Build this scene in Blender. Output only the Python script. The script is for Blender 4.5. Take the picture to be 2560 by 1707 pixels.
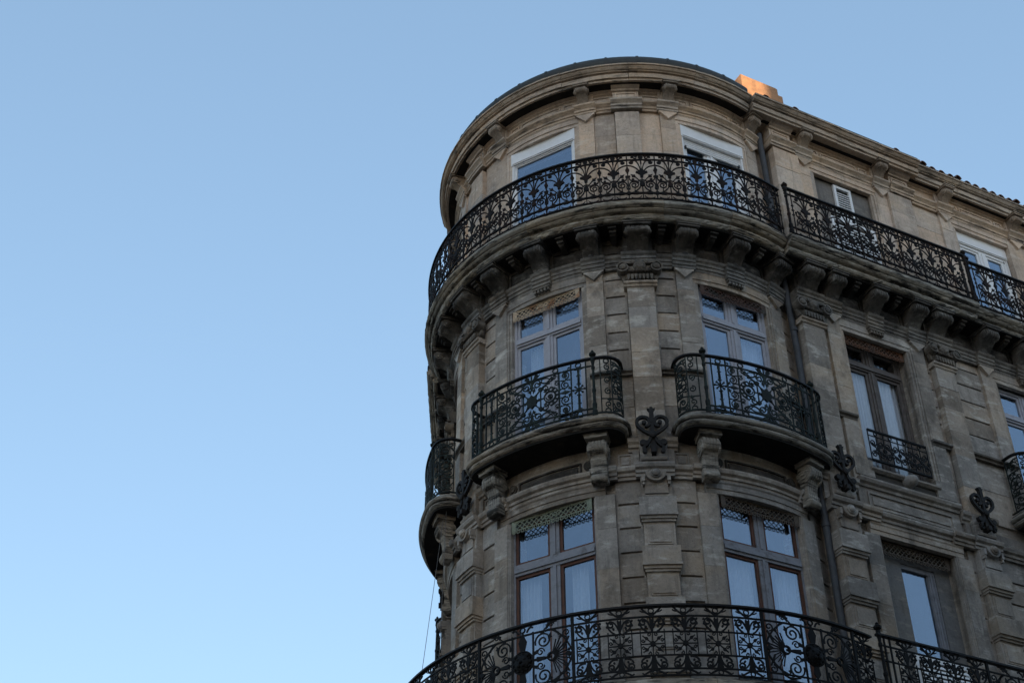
import bpy, math, random
from mathutils import Matrix, Vector
random.seed(7)
rad = math.radians
C, S, PI = math.cos, math.sin, math.pi

for o in list(bpy.data.objects):
    bpy.data.objects.remove(o)
scene = bpy.context.scene
col = scene.collection

# ------------------------------------------------------------------ camera, sky, sun, exposure
# origin = axis of the corner rotunda at street level, metres, z up
FPX, PITCH, ROLL = 3433.6, 0.6592, -0.0040
cam_d = bpy.data.cameras.new('camera')
cam = bpy.data.objects.new('camera', cam_d); col.objects.link(cam)
cam_d.sensor_width = 36.0; cam_d.lens = FPX / 2560 * 36.0
cam_d.clip_start = 0.1; cam_d.clip_end = 3000
X = Vector((1, 0, 0)); U = Vector((0, -S(PITCH), C(PITCH))); F = Vector((0, C(PITCH), S(PITCH)))
cx_, cy_ = C(ROLL) * X + S(ROLL) * U, -S(ROLL) * X + C(ROLL) * U
cam.matrix_world = Matrix(((cx_.x, cy_.x, -F.x, -2.0817), (cx_.y, cy_.y, -F.y, -19.0726), (cx_.z, cy_.z, -F.z, 1.6), (0, 0, 0, 1)))
scene.camera = cam

SUN_AZ, SUN_EL = rad(-85), rad(11.0)
world = bpy.data.worlds.new('World'); scene.world = world; world.use_nodes = True
wn = world.node_tree.nodes; wl = world.node_tree.links; wn.clear()
sky = wn.new('ShaderNodeTexSky'); sky.sky_type = 'NISHITA'; sky.sun_disc = False
sky.sun_elevation = SUN_EL; sky.sun_rotation = PI / 2 - SUN_AZ
sky.altitude = 0; sky.air_density = 1.0; sky.dust_density = 1.3; sky.ozone_density = 3.0
bg = wn.new('ShaderNodeBackground'); bg.inputs['Strength'].default_value = 0.15
wo = wn.new('ShaderNodeOutputWorld')
hz = wn.new('ShaderNodeGamma'); hz.inputs[1].default_value = .54          # hazy evening air: softer gradient over the whole dome
hs = wn.new('ShaderNodeHueSaturation'); hs.inputs['Saturation'].default_value = 1.14
wl.new(sky.outputs[0], hz.inputs[0]); wl.new(hz.outputs[0], hs.inputs['Color']); wl.new(hs.outputs[0], bg.inputs[0]); wl.new(bg.outputs[0], wo.inputs[0])
sun_d = bpy.data.lights.new('sun', 'SUN'); sun_d.energy = 2.0; sun_d.angle = rad(0.5); sun_d.color = (1.0, 0.74, 0.48)
sun = bpy.data.objects.new('sun', sun_d); col.objects.link(sun)
sv = Vector((C(SUN_EL) * C(SUN_AZ), C(SUN_EL) * S(SUN_AZ), S(SUN_EL)))
sun.rotation_euler = sv.to_track_quat('Z', 'Y').to_euler(); sun.location = (-10, -40, 40)
scene.view_settings.view_transform = 'Standard'; scene.view_settings.look = 'None'
scene.view_settings.exposure = 1.86; scene.view_settings.gamma = 1.0
scene.view_settings.use_curve_mapping = False
scene.cycles.max_bounces = 6; scene.cycles.transparent_max_bounces = 12

# ------------------------------------------------------------------ materials
def mat(name):
    m = bpy.data.materials.new(name); m.use_nodes = True
    nt = m.node_tree; nt.nodes.clear()
    out = nt.nodes.new('ShaderNodeOutputMaterial'); b = nt.nodes.new('ShaderNodeBsdfPrincipled')
    nt.links.new(b.outputs[0], out.inputs[0])
    return m, nt, b
def N(nt, t, **kw):
    n = nt.nodes.new(t)
    for k, v in kw.items(): setattr(n, k, v)
    return n
def noise(nt, vec, scale, detail=4, rough=.55, stretch=None):
    if stretch:
        mp = N(nt, 'ShaderNodeMapping'); mp.inputs['Scale'].default_value = stretch
        nt.links.new(vec, mp.inputs[0]); vec = mp.outputs[0]
    n = N(nt, 'ShaderNodeTexNoise'); n.inputs['Scale'].default_value = scale
    n.inputs['Detail'].default_value = detail; n.inputs['Roughness'].default_value = rough
    nt.links.new(vec, n.inputs['Vector']); return n.outputs[0]
def ramp(nt, fac, stops):
    r = N(nt, 'ShaderNodeValToRGB'); e = r.color_ramp.elements
    while len(e) < len(stops): e.new(.5)
    for el, (p, c) in zip(e, stops):
        el.position = p; el.color = c if len(c) == 4 else (*c, 1)
    nt.links.new(fac, r.inputs[0]); return r.outputs[0]
def g(v): return (v, v, v)
def mixc(nt, fac, a, b, mode='MIX'):
    n = N(nt, 'ShaderNodeMix', data_type='RGBA', blend_type=mode)
    for sock, v in ((n.inputs[0], fac), (n.inputs[6], a), (n.inputs[7], b)):
        if isinstance(v, (int, float)): sock.default_value = v
        elif isinstance(v, tuple): sock.default_value = v if len(v) == 4 else (*v, 1)
        else: nt.links.new(v, sock)
    return n.outputs[2]
def bump(nt, b, h, strength, dist):
    n = N(nt, 'ShaderNodeBump'); n.inputs['Strength'].default_value = strength; n.inputs['Distance'].default_value = dist
    nt.links.new(h, n.inputs['Height']); nt.links.new(n.outputs[0], b.inputs['Normal'])

def stone(name, c, soot=(.05, .045, .04), soot_lo=.55, soot_hi=.75, soot_amt=.7, pale=(.5, .46, .38), pale_amt=.5, streak=False, tone=.2):
    m, nt, b = mat(name)
    pos = N(nt, 'ShaderNodeNewGeometry').outputs['Position']
    rnd = N(nt, 'ShaderNodeObjectInfo').outputs['Random']
    big = noise(nt, pos, 1.3, 5, .6)
    fine = noise(nt, pos, 22, 6, .7)
    tint = ramp(nt, big, [(.32, tuple(x * .70 for x in c)), (.52, c), (.70, (c[0] * 1.12, c[1] * 1.06, c[2] * .96))])
    tb = ramp(nt, rnd, [(0, g(1 - tone)), (.5, g(1.0)), (1, g(1 + tone * .6))])
    base = mixc(nt, 1.0, tint, tb, 'MULTIPLY')
    hue = N(nt, 'ShaderNodeMath', operation='FRACT'); h7 = N(nt, 'ShaderNodeMath', operation='MULTIPLY'); h7.inputs[1].default_value = 7.31
    nt.links.new(rnd, h7.inputs[0]); nt.links.new(h7.outputs[0], hue.inputs[0])
    base = mixc(nt, 1.0, base, ramp(nt, hue.outputs[0], [(0, (1.07, 1.0, .92)), (.5, g(1.0)), (1, (.94, .99, 1.05))]), 'MULTIPLY')
    base = mixc(nt, .55, base, ramp(nt, fine, [(.3, g(.62)), (.55, g(1.0)), (.8, g(1.22))]), 'MULTIPLY')
    # lime washes and bedding lines lying along the courses
    wash = noise(nt, pos, 2.8, 7, .70, (1, 1, 8 if streak else 3.0))
    base = mixc(nt, ramp(nt, wash, [(.53, g(0)), (.67, g(pale_amt))]), base, pale)
    # warm brown run-off
    run = noise(nt, pos, 3.5, 4, .6, (1, 1, .16))
    base = mixc(nt, ramp(nt, run, [(.60, g(0)), (.74, g(.3))]), base, (.15, .10, .06))
    drip = noise(nt, pos, 7, 5, .6, (1, 1, .13))
    base = mixc(nt, ramp(nt, drip, [(.56, g(0)), (.72, g(.55))]), base, tuple(x * .32 for x in c))
    st = noise(nt, pos, 2.0, 8, .70, (1, 1, 6.5) if streak else (1, 1, .75))
    base = mixc(nt, ramp(nt, st, [(soot_lo, g(0)), (soot_hi, g(soot_amt))]), base, soot)
    pit = noise(nt, pos, 60, 3, .6)
    base = mixc(nt, ramp(nt, pit, [(.30, g(.6)), (.38, g(0))]), base, (.05, .045, .04))
    nt.links.new(base, b.inputs['Base Color'])
    b.inputs['Roughness'].default_value = .92
    b.inputs['Specular IOR Level'].default_value = .25
    bump(nt, b, noise(nt, pos, 30, 6, .7), .5, .012)
    return m
M = {}
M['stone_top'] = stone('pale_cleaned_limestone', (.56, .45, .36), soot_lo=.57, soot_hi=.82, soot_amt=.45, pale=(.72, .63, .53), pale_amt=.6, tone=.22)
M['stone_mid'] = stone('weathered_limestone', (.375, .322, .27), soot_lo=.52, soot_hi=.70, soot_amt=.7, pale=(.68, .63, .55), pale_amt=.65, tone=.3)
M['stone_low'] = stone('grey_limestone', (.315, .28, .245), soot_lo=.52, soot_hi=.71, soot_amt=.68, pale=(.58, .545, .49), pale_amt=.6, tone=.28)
M['cornice'] = stone('cornice_limestone', (.50, .40, .31), soot_lo=.52, soot_hi=.63, soot_amt=.8, pale=(.43, .37, .30), streak=True, tone=.10)
M['slab'] = stone('rain_washed_sooty_stone', (.30, .265, .215), soot=(.016, .015, .014), soot_lo=.50, soot_hi=.60, soot_amt=.92, pale=(.68, .63, .53), pale_amt=.8, streak=True, tone=.1)
M['slab_low'] = stone('balcony_stone', (.29, .26, .22), soot=(.02, .018, .016), soot_lo=.48, soot_hi=.59, soot_amt=.9, pale=(.58, .54, .47), pale_amt=.75, streak=True, tone=.1)
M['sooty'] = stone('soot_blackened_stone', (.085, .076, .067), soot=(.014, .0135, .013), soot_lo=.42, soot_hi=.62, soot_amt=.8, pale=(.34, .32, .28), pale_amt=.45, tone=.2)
M['sooty_top'] = stone('lightly_sooted_stone', (.38, .30, .23), soot=(.025, .022, .02), soot_lo=.50, soot_hi=.68, soot_amt=.75, pale=(.36, .30, .24), pale_amt=.4, tone=.15)
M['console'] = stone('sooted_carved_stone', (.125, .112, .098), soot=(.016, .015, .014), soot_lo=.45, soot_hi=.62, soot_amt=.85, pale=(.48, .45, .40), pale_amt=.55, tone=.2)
M['band'] = stone('grimy_moulded_stone', (.17, .153, .133), soot=(.022, .02, .018), soot_lo=.47, soot_hi=.64, soot_amt=.8, pale=(.42, .39, .34), pale_amt=.5, tone=.2)
M['cement'] = stone('grey_cement_render', (.19, .18, .17), soot_lo=.5, soot_hi=.72, soot_amt=.5, pale=(.36, .33, .28), tone=.1)

def paint(name, c, rough=.5, var=.25, c2=None, lo=.5, hi=.7, metal=0.0, amt=.8, spec=.3):
    m, nt, b = mat(name)
    pos = N(nt, 'ShaderNodeNewGeometry').outputs['Position']
    base = mixc(nt, 1.0, c, ramp(nt, noise(nt, pos, 9, 5, .65), [(.3, g(1 - var)), (.7, g(1 + var * .4))]), 'MULTIPLY')
    if c2: base = mixc(nt, ramp(nt, noise(nt, pos, 6, 6, .7), [(lo, g(0)), (hi, g(amt))]), base, c2)
    nt.links.new(base, b.inputs['Base Color']); b.inputs['Roughness'].default_value = rough; b.inputs['Metallic'].default_value = metal
    b.inputs['Specular IOR Level'].default_value = spec
    return m
M['iron_rust'] = paint('rusted_black_iron', (.010, .0085, .008), .7, .3, (.04, .017, .009), .48, .70, spec=.12)
M['iron_green'] = paint('faded_green_black_iron', (.011, .015, .013), .6, .3, (.035, .055, .043), .52, .75, spec=.15)
M['iron_black'] = paint('black_iron', (.008, .008, .0085), .6, .3, (.02, .015, .012), .55, .75, spec=.12)
M['iron_rail'] = paint('black_handrail_iron', (.008, .007, .007), .5, .3, spec=.2)
M['anchor'] = paint('dull_dark_iron', (.022, .0205, .02), .65, .3, (.045, .036, .03), .5, .8, spec=.15)
M['white'] = paint('white_plastic', (.78, .78, .78), .4, .06)
M['lilac'] = paint('white_painted_wood', (.37, .37, .41), .5, .12, (.22, .22, .235), .56, .75)
M['greywood'] = paint('grey_painted_wood', (.22, .225, .25), .55, .2, (.07, .06, .055), .54, .7)
M['brown'] = paint('brown_wood_trim', (.10, .037, .018), .5, .3, (.045, .02, .013), .48, .68)
M['oldwood'] = paint('bare_weathered_wood', (.13, .11, .10), .7, .3, (.06, .05, .045), .5, .7)
M['lat_rust'] = paint('peeling_beige_and_rust_iron', (.50, .39, .27), .7, .25, (.28, .12, .05), .50, .62)
M['lat_dark'] = paint('dark_rusted_iron', (.085, .042, .028), .7, .3, (.045, .045, .035), .45, .65)
M['lat_brown'] = paint('grey_brown_iron', (.095, .075, .055), .7, .3, (.07, .05, .04), .45, .65)
M['lat_green'] = paint('dull_green_iron', (.22, .25, .19), .7, .25, (.13, .105, .065), .5, .7)
M['lat_orange'] = paint('orange_rust_iron', (.15, .065, .03), .7, .25, (.08, .06, .05), .48, .62)
M['zinc'] = paint('dull_zinc', (.05, .055, .055), .6, .25, (.05, .05, .048), .5, .7, .2)
M['pipe'] = paint('dark_zinc_pipe', (.06, .063, .07), .6, .2, (.035, .034, .034), .5, .7)
M['tile'] = paint('old_clay_tile', (.22, .11, .07), .85, .3, (.06, .045, .04), .45, .65)
M['chimney'] = paint('peach_lime_plaster', (.46, .25, .135), .9, .3, (.22, .13, .08), .48, .66, amt=.7)
M['terracotta'] = paint('terracotta', (.30, .15, .09), .8, .2)
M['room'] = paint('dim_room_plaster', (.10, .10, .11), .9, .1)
M['soffit'] = stone('soot_and_shade_soffit', (.022, .02, .018), soot=(.008, .008, .008), soot_lo=.4, soot_hi=.6, soot_amt=.8, pale=(.10, .09, .075), pale_amt=.15)  # soot crust, with the deep shade under the overhangs painted in
M['dark_plain'] = paint('plain_dark_surface', (.06, .055, .048), .95, .2)  # plain dark colour for shutter backs and the window sill
M['curtain'] = paint('white_net_curtain', (.46, .48, .51), .9, .1)
M['rope'] = paint('grey_cable', (.13, .13, .13), .7, .1)
M['asphalt'] = paint('asphalt', (.05, .05, .05), .9, .2)
M['facade'] = paint('ochre_render', (.34, .28, .21), .9, .15)
M['leaf'] = paint('plant_leaf', (.05, .08, .03), .6, .3)

def glass(name, tint, ior, dark):
    m, nt, b = mat(name); out = [n for n in nt.nodes if n.type == 'OUTPUT_MATERIAL'][0]
    nt.nodes.remove(b)
    pos = N(nt, 'ShaderNodeNewGeometry').outputs['Position']
    lw = N(nt, 'ShaderNodeLayerWeight'); lw.inputs[0].default_value = .5
    sq = N(nt, 'ShaderNodeMath', operation='POWER'); sq.inputs[1].default_value = 2.0; nt.links.new(lw.outputs['Facing'], sq.inputs[0])
    fr = N(nt, 'ShaderNodeMath', operation='MULTIPLY_ADD'); fr.inputs[1].default_value = .42; fr.inputs[2].default_value = ior; nt.links.new(sq.outputs[0], fr.inputs[0])
    gl = N(nt, 'ShaderNodeBsdfGlossy'); gl.inputs['Color'].default_value = (*tint, 1); gl.inputs['Roughness'].default_value = .015
    tr = N(nt, 'ShaderNodeBsdfTransparent'); tr.inputs[0].default_value = (*dark, 1)
    mx = N(nt, 'ShaderNodeMixShader')
    bm = N(nt, 'ShaderNodeBump'); bm.inputs['Strength'].default_value = .35; bm.inputs['Distance'].default_value = .02
    nt.links.new(noise(nt, pos, 1.6, 2, .5), bm.inputs['Height']); nt.links.new(bm.outputs[0], gl.inputs['Normal'])
    nt.links.new(fr.outputs[0], mx.inputs[0]); nt.links.new(tr.outputs[0], mx.inputs[1]); nt.links.new(gl.outputs[0], mx.inputs[2])
    nt.links.new(mx.outputs[0], out.inputs[0])
    return m
M['glass'] = glass('window_glass', (.74, .85, 1.0), .14, (.86, .89, .91))
M['glass_clear'] = glass('clear_glass', (.95, .97, 1.0), .03, (.95, .96, .97))

# ------------------------------------------------------------------ mesh helpers
R0 = 3.1                                             # reference radius: u metres on the rotunda = angle * R0
def mc(u, d, z): return (d * C(u / R0), d * S(u / R0), z)     # curved wall of the rotunda
def ms(u, d, z): return (d, u, z)                             # straight facade
def mring(R):
    return lambda u, d, z: ((R + d) * C(u / R), (R + d) * S(u / R), z)
def mflat(off):
    return lambda u, d, z: (off + d, u, z)

class MB:
    def __init__(s): s.v, s.f = [], []
    def add(s, vs, fs):
        b = len(s.v); s.v += vs; s.f += [tuple(b + i for i in f) for f in fs]
    def prof(s, m, poly, u0, u1, n=1, caps=True):
        k = len(poly); vs = []
        for i in range(n + 1):
            u = u0 + (u1 - u0) * i / n
            vs += [m(u, d, z) for d, z in poly]
        fs = [(i * k + j, i * k + (j + 1) % k, (i + 1) * k + (j + 1) % k, (i + 1) * k + j) for i in range(n) for j in range(k)]
        if caps: fs += [tuple(range(k))[::-1], tuple(n * k + j for j in range(k))]
        s.add(vs, fs)
    def box(s, m, u0, u1, d0, d1, z0, z1, n=1):
        s.prof(m, [(d0, z0), (d1, z0), (d1, z1), (d0, z1)], u0, u1, n)
    def bar(s, m, pts, w, t=.012, d=0., closed=False):
        n = len(pts); vs = []
        for i, (u, z) in enumerate(pts):
            if closed: a, b = pts[i - 1], pts[(i + 1) % n]
            else: a, b = pts[max(i - 1, 0)], pts[min(i + 1, n - 1)]
            tx, tz = b[0] - a[0], b[1] - a[1]; L = math.hypot(tx, tz) or 1
            nx, nz = -tz / L * w / 2, tx / L * w / 2
            vs += [m(u + nx, d - t / 2, z + nz), m(u - nx, d - t / 2, z - nz), m(u - nx, d + t / 2, z - nz), m(u + nx, d + t / 2, z + nz)]
        fs = []
        for i in range(n if closed else n - 1):
            j = (i + 1) % n
            fs += [(i * 4 + k, i * 4 + (k + 1) % 4, j * 4 + (k + 1) % 4, j * 4 + k) for k in range(4)]
        if not closed: fs += [(0, 1, 2, 3), tuple((n - 1) * 4 + k for k in (3, 2, 1, 0))]
        s.add(vs, fs)
    def leaf(s, m, poly, t=.014, d=0.):
        k = len(poly)
        s.add([m(u, d - t / 2, z) for u, z in poly] + [m(u, d + t / 2, z) for u, z in poly],
              [tuple(range(k)), tuple(range(2 * k - 1, k - 1, -1))] + [(i, (i + 1) % k, k + (i + 1) % k, k + i) for i in range(k)])
    def disc(s, m, u, z, r, t=.02, d=0., n=10):
        s.leaf(m, [(u + r * C(2 * PI * i / n), z + r * S(2 * PI * i / n)) for i in range(n)], t, d)
    def ring(s, m, u, z, r, w=.014, t=.012, d=0., n=12):
        s.bar(m, [(u + r * C(2 * PI * i / n), z + r * S(2 * PI * i / n)) for i in range(n)], w, t, d, True)
    def lathe(s, m, u, d, pr, n=8):
        vs = [m(u + r * C(2 * PI * i / n), d + r * S(2 * PI * i / n), z) for r, z in pr for i in range(n)]
        fs = [(a * n + i, a * n + (i + 1) % n, (a + 1) * n + (i + 1) % n, (a + 1) * n + i) for a in range(len(pr) - 1) for i in range(n)]
        fs += [tuple(range(n))[::-1], tuple((len(pr) - 1) * n + i for i in range(n))]
        s.add(vs, fs)
    def boss(s, m, u, z, pr, n=14, d=0.):            # round boss facing outward: profile of (radius, depth)
        vs = [m(u + r * C(2 * PI * i / n), d + q, z + r * S(2 * PI * i / n)) for r, q in pr for i in range(n)]
        fs = [(a * n + i, a * n + (i + 1) % n, (a + 1) * n + (i + 1) % n, (a + 1) * n + i) for a in range(len(pr) - 1) for i in range(n)]
        fs += [tuple(range(n))[::-1], tuple((len(pr) - 1) * n + i for i in range(n))]
        s.add(vs, fs)
    def cyl_u(s, m, u0, u1, d, z, r, n=12):          # roll lying along u
        s.prof(m, [(d + r * C(2 * PI * i / n), z + r * S(2 * PI * i / n)) for i in range(n)], u0, u1, 1)
    def tube(s, pts, r, n=6):
        vs = []
        for i, p in enumerate(pts):
            a, b = Vector(pts[max(i - 1, 0)]), Vector(pts[min(i + 1, len(pts) - 1)])
            t = (b - a).normalized(); e = t.orthogonal().normalized(); q = t.cross(e)
            if i and (e0.dot(e) < .99):
                e = (e0 - t * e0.dot(t)).normalized(); q = t.cross(e)
            e0 = e
            vs += [tuple(Vector(p) + r * (C(2 * PI * k / n) * e + S(2 * PI * k / n) * q)) for k in range(n)]
        fs = [(a * n + i, a * n + (i + 1) % n, (a + 1) * n + (i + 1) % n, (a + 1) * n + i) for a in range(len(pts) - 1) for i in range(n)]
        fs += [tuple(range(n))[::-1], tuple((len(pts) - 1) * n + i for i in range(n))]
        s.add(vs, fs)
    def mesh(s, name, mt, smooth=False):
        me = bpy.data.meshes.new(name); me.from_pydata(s.v, [], s.f)
        import bmesh
        bm = bmesh.new(); bm.from_mesh(me); bmesh.ops.recalc_face_normals(bm, faces=bm.faces); bm.to_mesh(me); bm.free()
        me.materials.append(M[mt])
        if smooth:
            me.polygons.foreach_set('use_smooth', [True] * len(me.polygons))
            me.set_sharp_from_angle(angle=rad(40))
        return me
def arc(cx, cz, r, a0, a1, n=8, rz=None):
    rz = rz or r
    return [(cx + r * C(rad(a0 + (a1 - a0) * i / n)), cz + rz * S(rad(a0 + (a1 - a0) * i / n))) for i in range(n + 1)]
def spiral(cx, cz, r0, r1, a0, turns, n=16):
    return [(cx + (r0 + (r1 - r0) * i / n) * C(rad(a0) + 2 * PI * turns * i / n), cz + (r0 + (r1 - r0) * i / n) * S(rad(a0) + 2 * PI * turns * i / n)) for i in range(n + 1)]
def mir(pts, c=0.): return [(2 * c - u, z) for u, z in pts]
def bez(p0, p1, p2, n=8):
    return [((1 - t) ** 2 * p0[0] + 2 * t * (1 - t) * p1[0] + t * t * p2[0], (1 - t) ** 2 * p0[1] + 2 * t * (1 - t) * p1[1] + t * t * p2[1]) for t in [i / n for i in range(n + 1)]]

W = {}
def link(name, me, M4, parent=None, mt=None):
    o = bpy.data.objects.new(name, me); col.objects.link(o)
    if parent is not None:
        o.parent = parent; o.matrix_parent_inverse = W[parent.name].inverted()
    o.matrix_basis = M4; W[o.name] = M4.copy()
    return o
I4 = Matrix.Identity(4)
def thing(name, label, cat, group=None, loc=(0, 0, 0)):
    o = bpy.data.objects.new(name, None); col.objects.link(o); o.location = loc; W[o.name] = Matrix.Translation(loc)
    o['label'] = label; o['category'] = cat
    if group: o['group'] = group
    return o
def tag(o, label, cat, group=None):
    o['label'] = label; o['category'] = cat
    if group: o['group'] = group
    return o
TH = rad(-63.116)                                    # outward normal of the right-hand facade
AXIS = rad(-121.2)                                   # axis of symmetry of the rotunda
THL = 2 * AXIS - TH                                  # outward normal of the left-hand facade
def site(fr, p):
    if fr == 'C': return Matrix.Rotation(rad(p), 4, 'Z')
    if fr == 'F': return Matrix.Rotation(TH, 4, 'Z') @ Matrix.Translation((0, p, 0))
    return Matrix.Rotation(THL, 4, 'Z') @ Matrix.Scale(-1, 4, (0, 1, 0)) @ Matrix.Translation((0, p, 0))
MAP = {'C': mc, 'F': ms, 'L': ms}
cache = {}
def put(name, key, fn, mt, fr, p, parent, smooth=False, shift=0.):
    """one part: fn(mb, m) builds it in local coordinates, the mesh is shared by alike parts"""
    k = (name, key, mt, 'C' if fr == 'C' else 'S')
    if k not in cache:
        mb = MB(); fn(mb, MAP[fr]); cache[k] = mb.mesh(name, mt, smooth)
    q = p + (math.degrees(shift / R0) if fr == 'C' else shift)
    return link(name, cache[k], site(fr, q), parent)
def nseg(w): return max(1, int(w / .12))

B = thing('corner_building', 'old grey stone corner apartment building with rounded end and black iron balconies', 'building')

# ------------------------------------------------------------------ layout
BAY_C = [-63.6, -121.2, -178.8]
PIL_C = [-92.4, -150.0]
BAY_S = [2.70, 5.90]
PIL_S = [1.384, 4.02, 7.78]
HO = {1: .685, 2: .64, 3: .63}                      # half width of the openings by storey
DECK1, DECK2, DECK3 = 8.38, 12.28, 16.38
TOP1, TOP2, TOP3 = 11.43, 15.19, 18.72
ZT = 19.42
ang = lambda a: rad(a) * R0

# wall cores (backing masonry), split per pier and per spandrel
core = MB()
def corebox(fr, u0, u1, z0, z1, d0=2.72, d1=2.985):
    m = MAP[fr]; mx = {'C': I4, 'F': site('F', 0), 'L': site('L', 0)}[fr]
    core.box(lambda u, d, z: tuple(mx @ Vector(m(u, d, z))), u0, u1, d0, d1, z0, z1, nseg(u1 - u0) if fr == 'C' else 1)
edges_C = []
endC = -40.2
ivs = []
for s_, top, bot in ((1, TOP1, 4.6), (2, TOP2, DECK2 - .25), (3, TOP3, DECK3 - .3)):
    ztop = {1: DECK2 - .25, 2: DECK3 - .3, 3: ZT + .2}[s_]
    zb = {1: 8.30, 2: DECK2, 3: DECK3}[s_]
    h = HO[s_]
    cuts = [ang(-242.4 - endC)] + [v for c in sorted(BAY_C) for v in (ang(c) - h, ang(c) + h)] + [ang(endC)]
    for i in range(0, len(cuts), 2): corebox('C', cuts[i], cuts[i + 1], bot, ztop)
    for c in BAY_C:
        corebox('C', ang(c) - h, ang(c) + h, top, ztop); corebox('C', ang(c) - h, ang(c) + h, bot, zb)
    for fr in 'FL':
        cuts = [1.178] + [v for c in BAY_S for v in (c - h, c + h)] + [9.4]
        for i in range(0, len(cuts), 2): corebox(fr, cuts[i], cuts[i + 1], bot, ztop, 2.55)
        for c in BAY_S:
            corebox(fr, c - h, c + h, top, ztop, 2.55); corebox(fr, c - h, c + h, bot, zb, 2.55)
corebox('C', ang(-242.4 - endC), ang(endC), 0, 4.6); corebox('F', 1.178, 9.4, 0, 4.6, 2.55); corebox('L', 1.178, 9.4, 0, 4.6, 2.55)
wall = link('wall', core.mesh('wall', 'stone_mid'), I4, B)
# inner partition and floors, so that the rooms behind the glass are closed
inn = MB()
ring_pts = [(2.1 * C(rad(a)), 2.1 * S(rad(a))) for a in range(-205, -35, 6)]
fe = site('F', 9.4) @ Vector((1.6, 0, 0)); le = site('L', 9.4) @ Vector((1.6, 0, 0))
poly = [(le.x, le.y)] + ring_pts + [(fe.x, fe.y)]
inn.add([(x, y, z) for z in (0, 19.3) for x, y in poly], [(i, i + 1, len(poly) + i + 1, len(poly) + i) for i in range(len(poly) - 1)])
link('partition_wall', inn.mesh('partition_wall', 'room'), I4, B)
fl = MB()
fe2 = site('F', 9.4) @ Vector((2.75, 0, 0)); le2 = site('L', 9.4) @ Vector((2.75, 0, 0))
outer = [(le2.x, le2.y)] + [(2.76 * C(rad(a)), 2.76 * S(rad(a))) for a in range(-201, -39, 6)] + [(fe2.x, fe2.y)]
for z in (8.2, 11.95, 16.1, 19.3):
    k = len(outer)
    fl.add([(x, y, z) for x, y in outer] + [(x, y, z + .08) for x, y in outer], [tuple(range(k))[::-1], tuple(range(k, 2 * k))] + [(i, (i + 1) % k, k + (i + 1) % k, k + i) for i in range(k)])
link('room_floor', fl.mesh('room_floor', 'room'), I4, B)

# ------------------------------------------------------------------ piers: pilaster, banded wall, jamb strip, architrave moulding
def block(w, d1, h, joint=.004, banded=False, d0=2.955):
    def fn(mb, m):
        n = nseg(w) * (1)
        if banded:
            j = .034
            mb.box(m, -w / 2, w / 2, d0, d1, j, h, n)
            mb.box(m, -w / 2, -w / 2 + .03, d0, d1, 0, j); mb.box(m, w / 2 - .03, w / 2, d0, d1, 0, j)
        else:
            mb.box(m, -w / 2 + joint / 2, w / 2 - joint / 2, d0, d1, joint, h, n)
    return fn
def stone_put(name, fr, p, u0, u1, d1, z0, z1, mt, banded=False, parent=None, joint=.004):
    w = u1 - u0; dd = random.choice((-.003, 0, .002))
    o = put(name, (round(w, 3), round(d1 + dd, 3), round(z1 - z0, 3), banded, joint), block(w, d1 + dd, z1 - z0, joint, banded), mt, fr, p, parent or wall, shift=(u0 + u1) / 2)
    o.matrix_basis = Matrix.Translation((0, 0, z0)) @ o.matrix_basis; W[o.name] = o.matrix_basis.copy()
    return o
def zput(z, name, key, fn, mt, fr, p, parent, smooth=False, shift=0.):
    o = put(name, key, fn, mt, fr, p, parent, smooth, shift)
    o.matrix_basis = Matrix.Translation((0, 0, z)) @ o.matrix_basis; W[o.name] = o.matrix_basis.copy()
    return o

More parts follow.
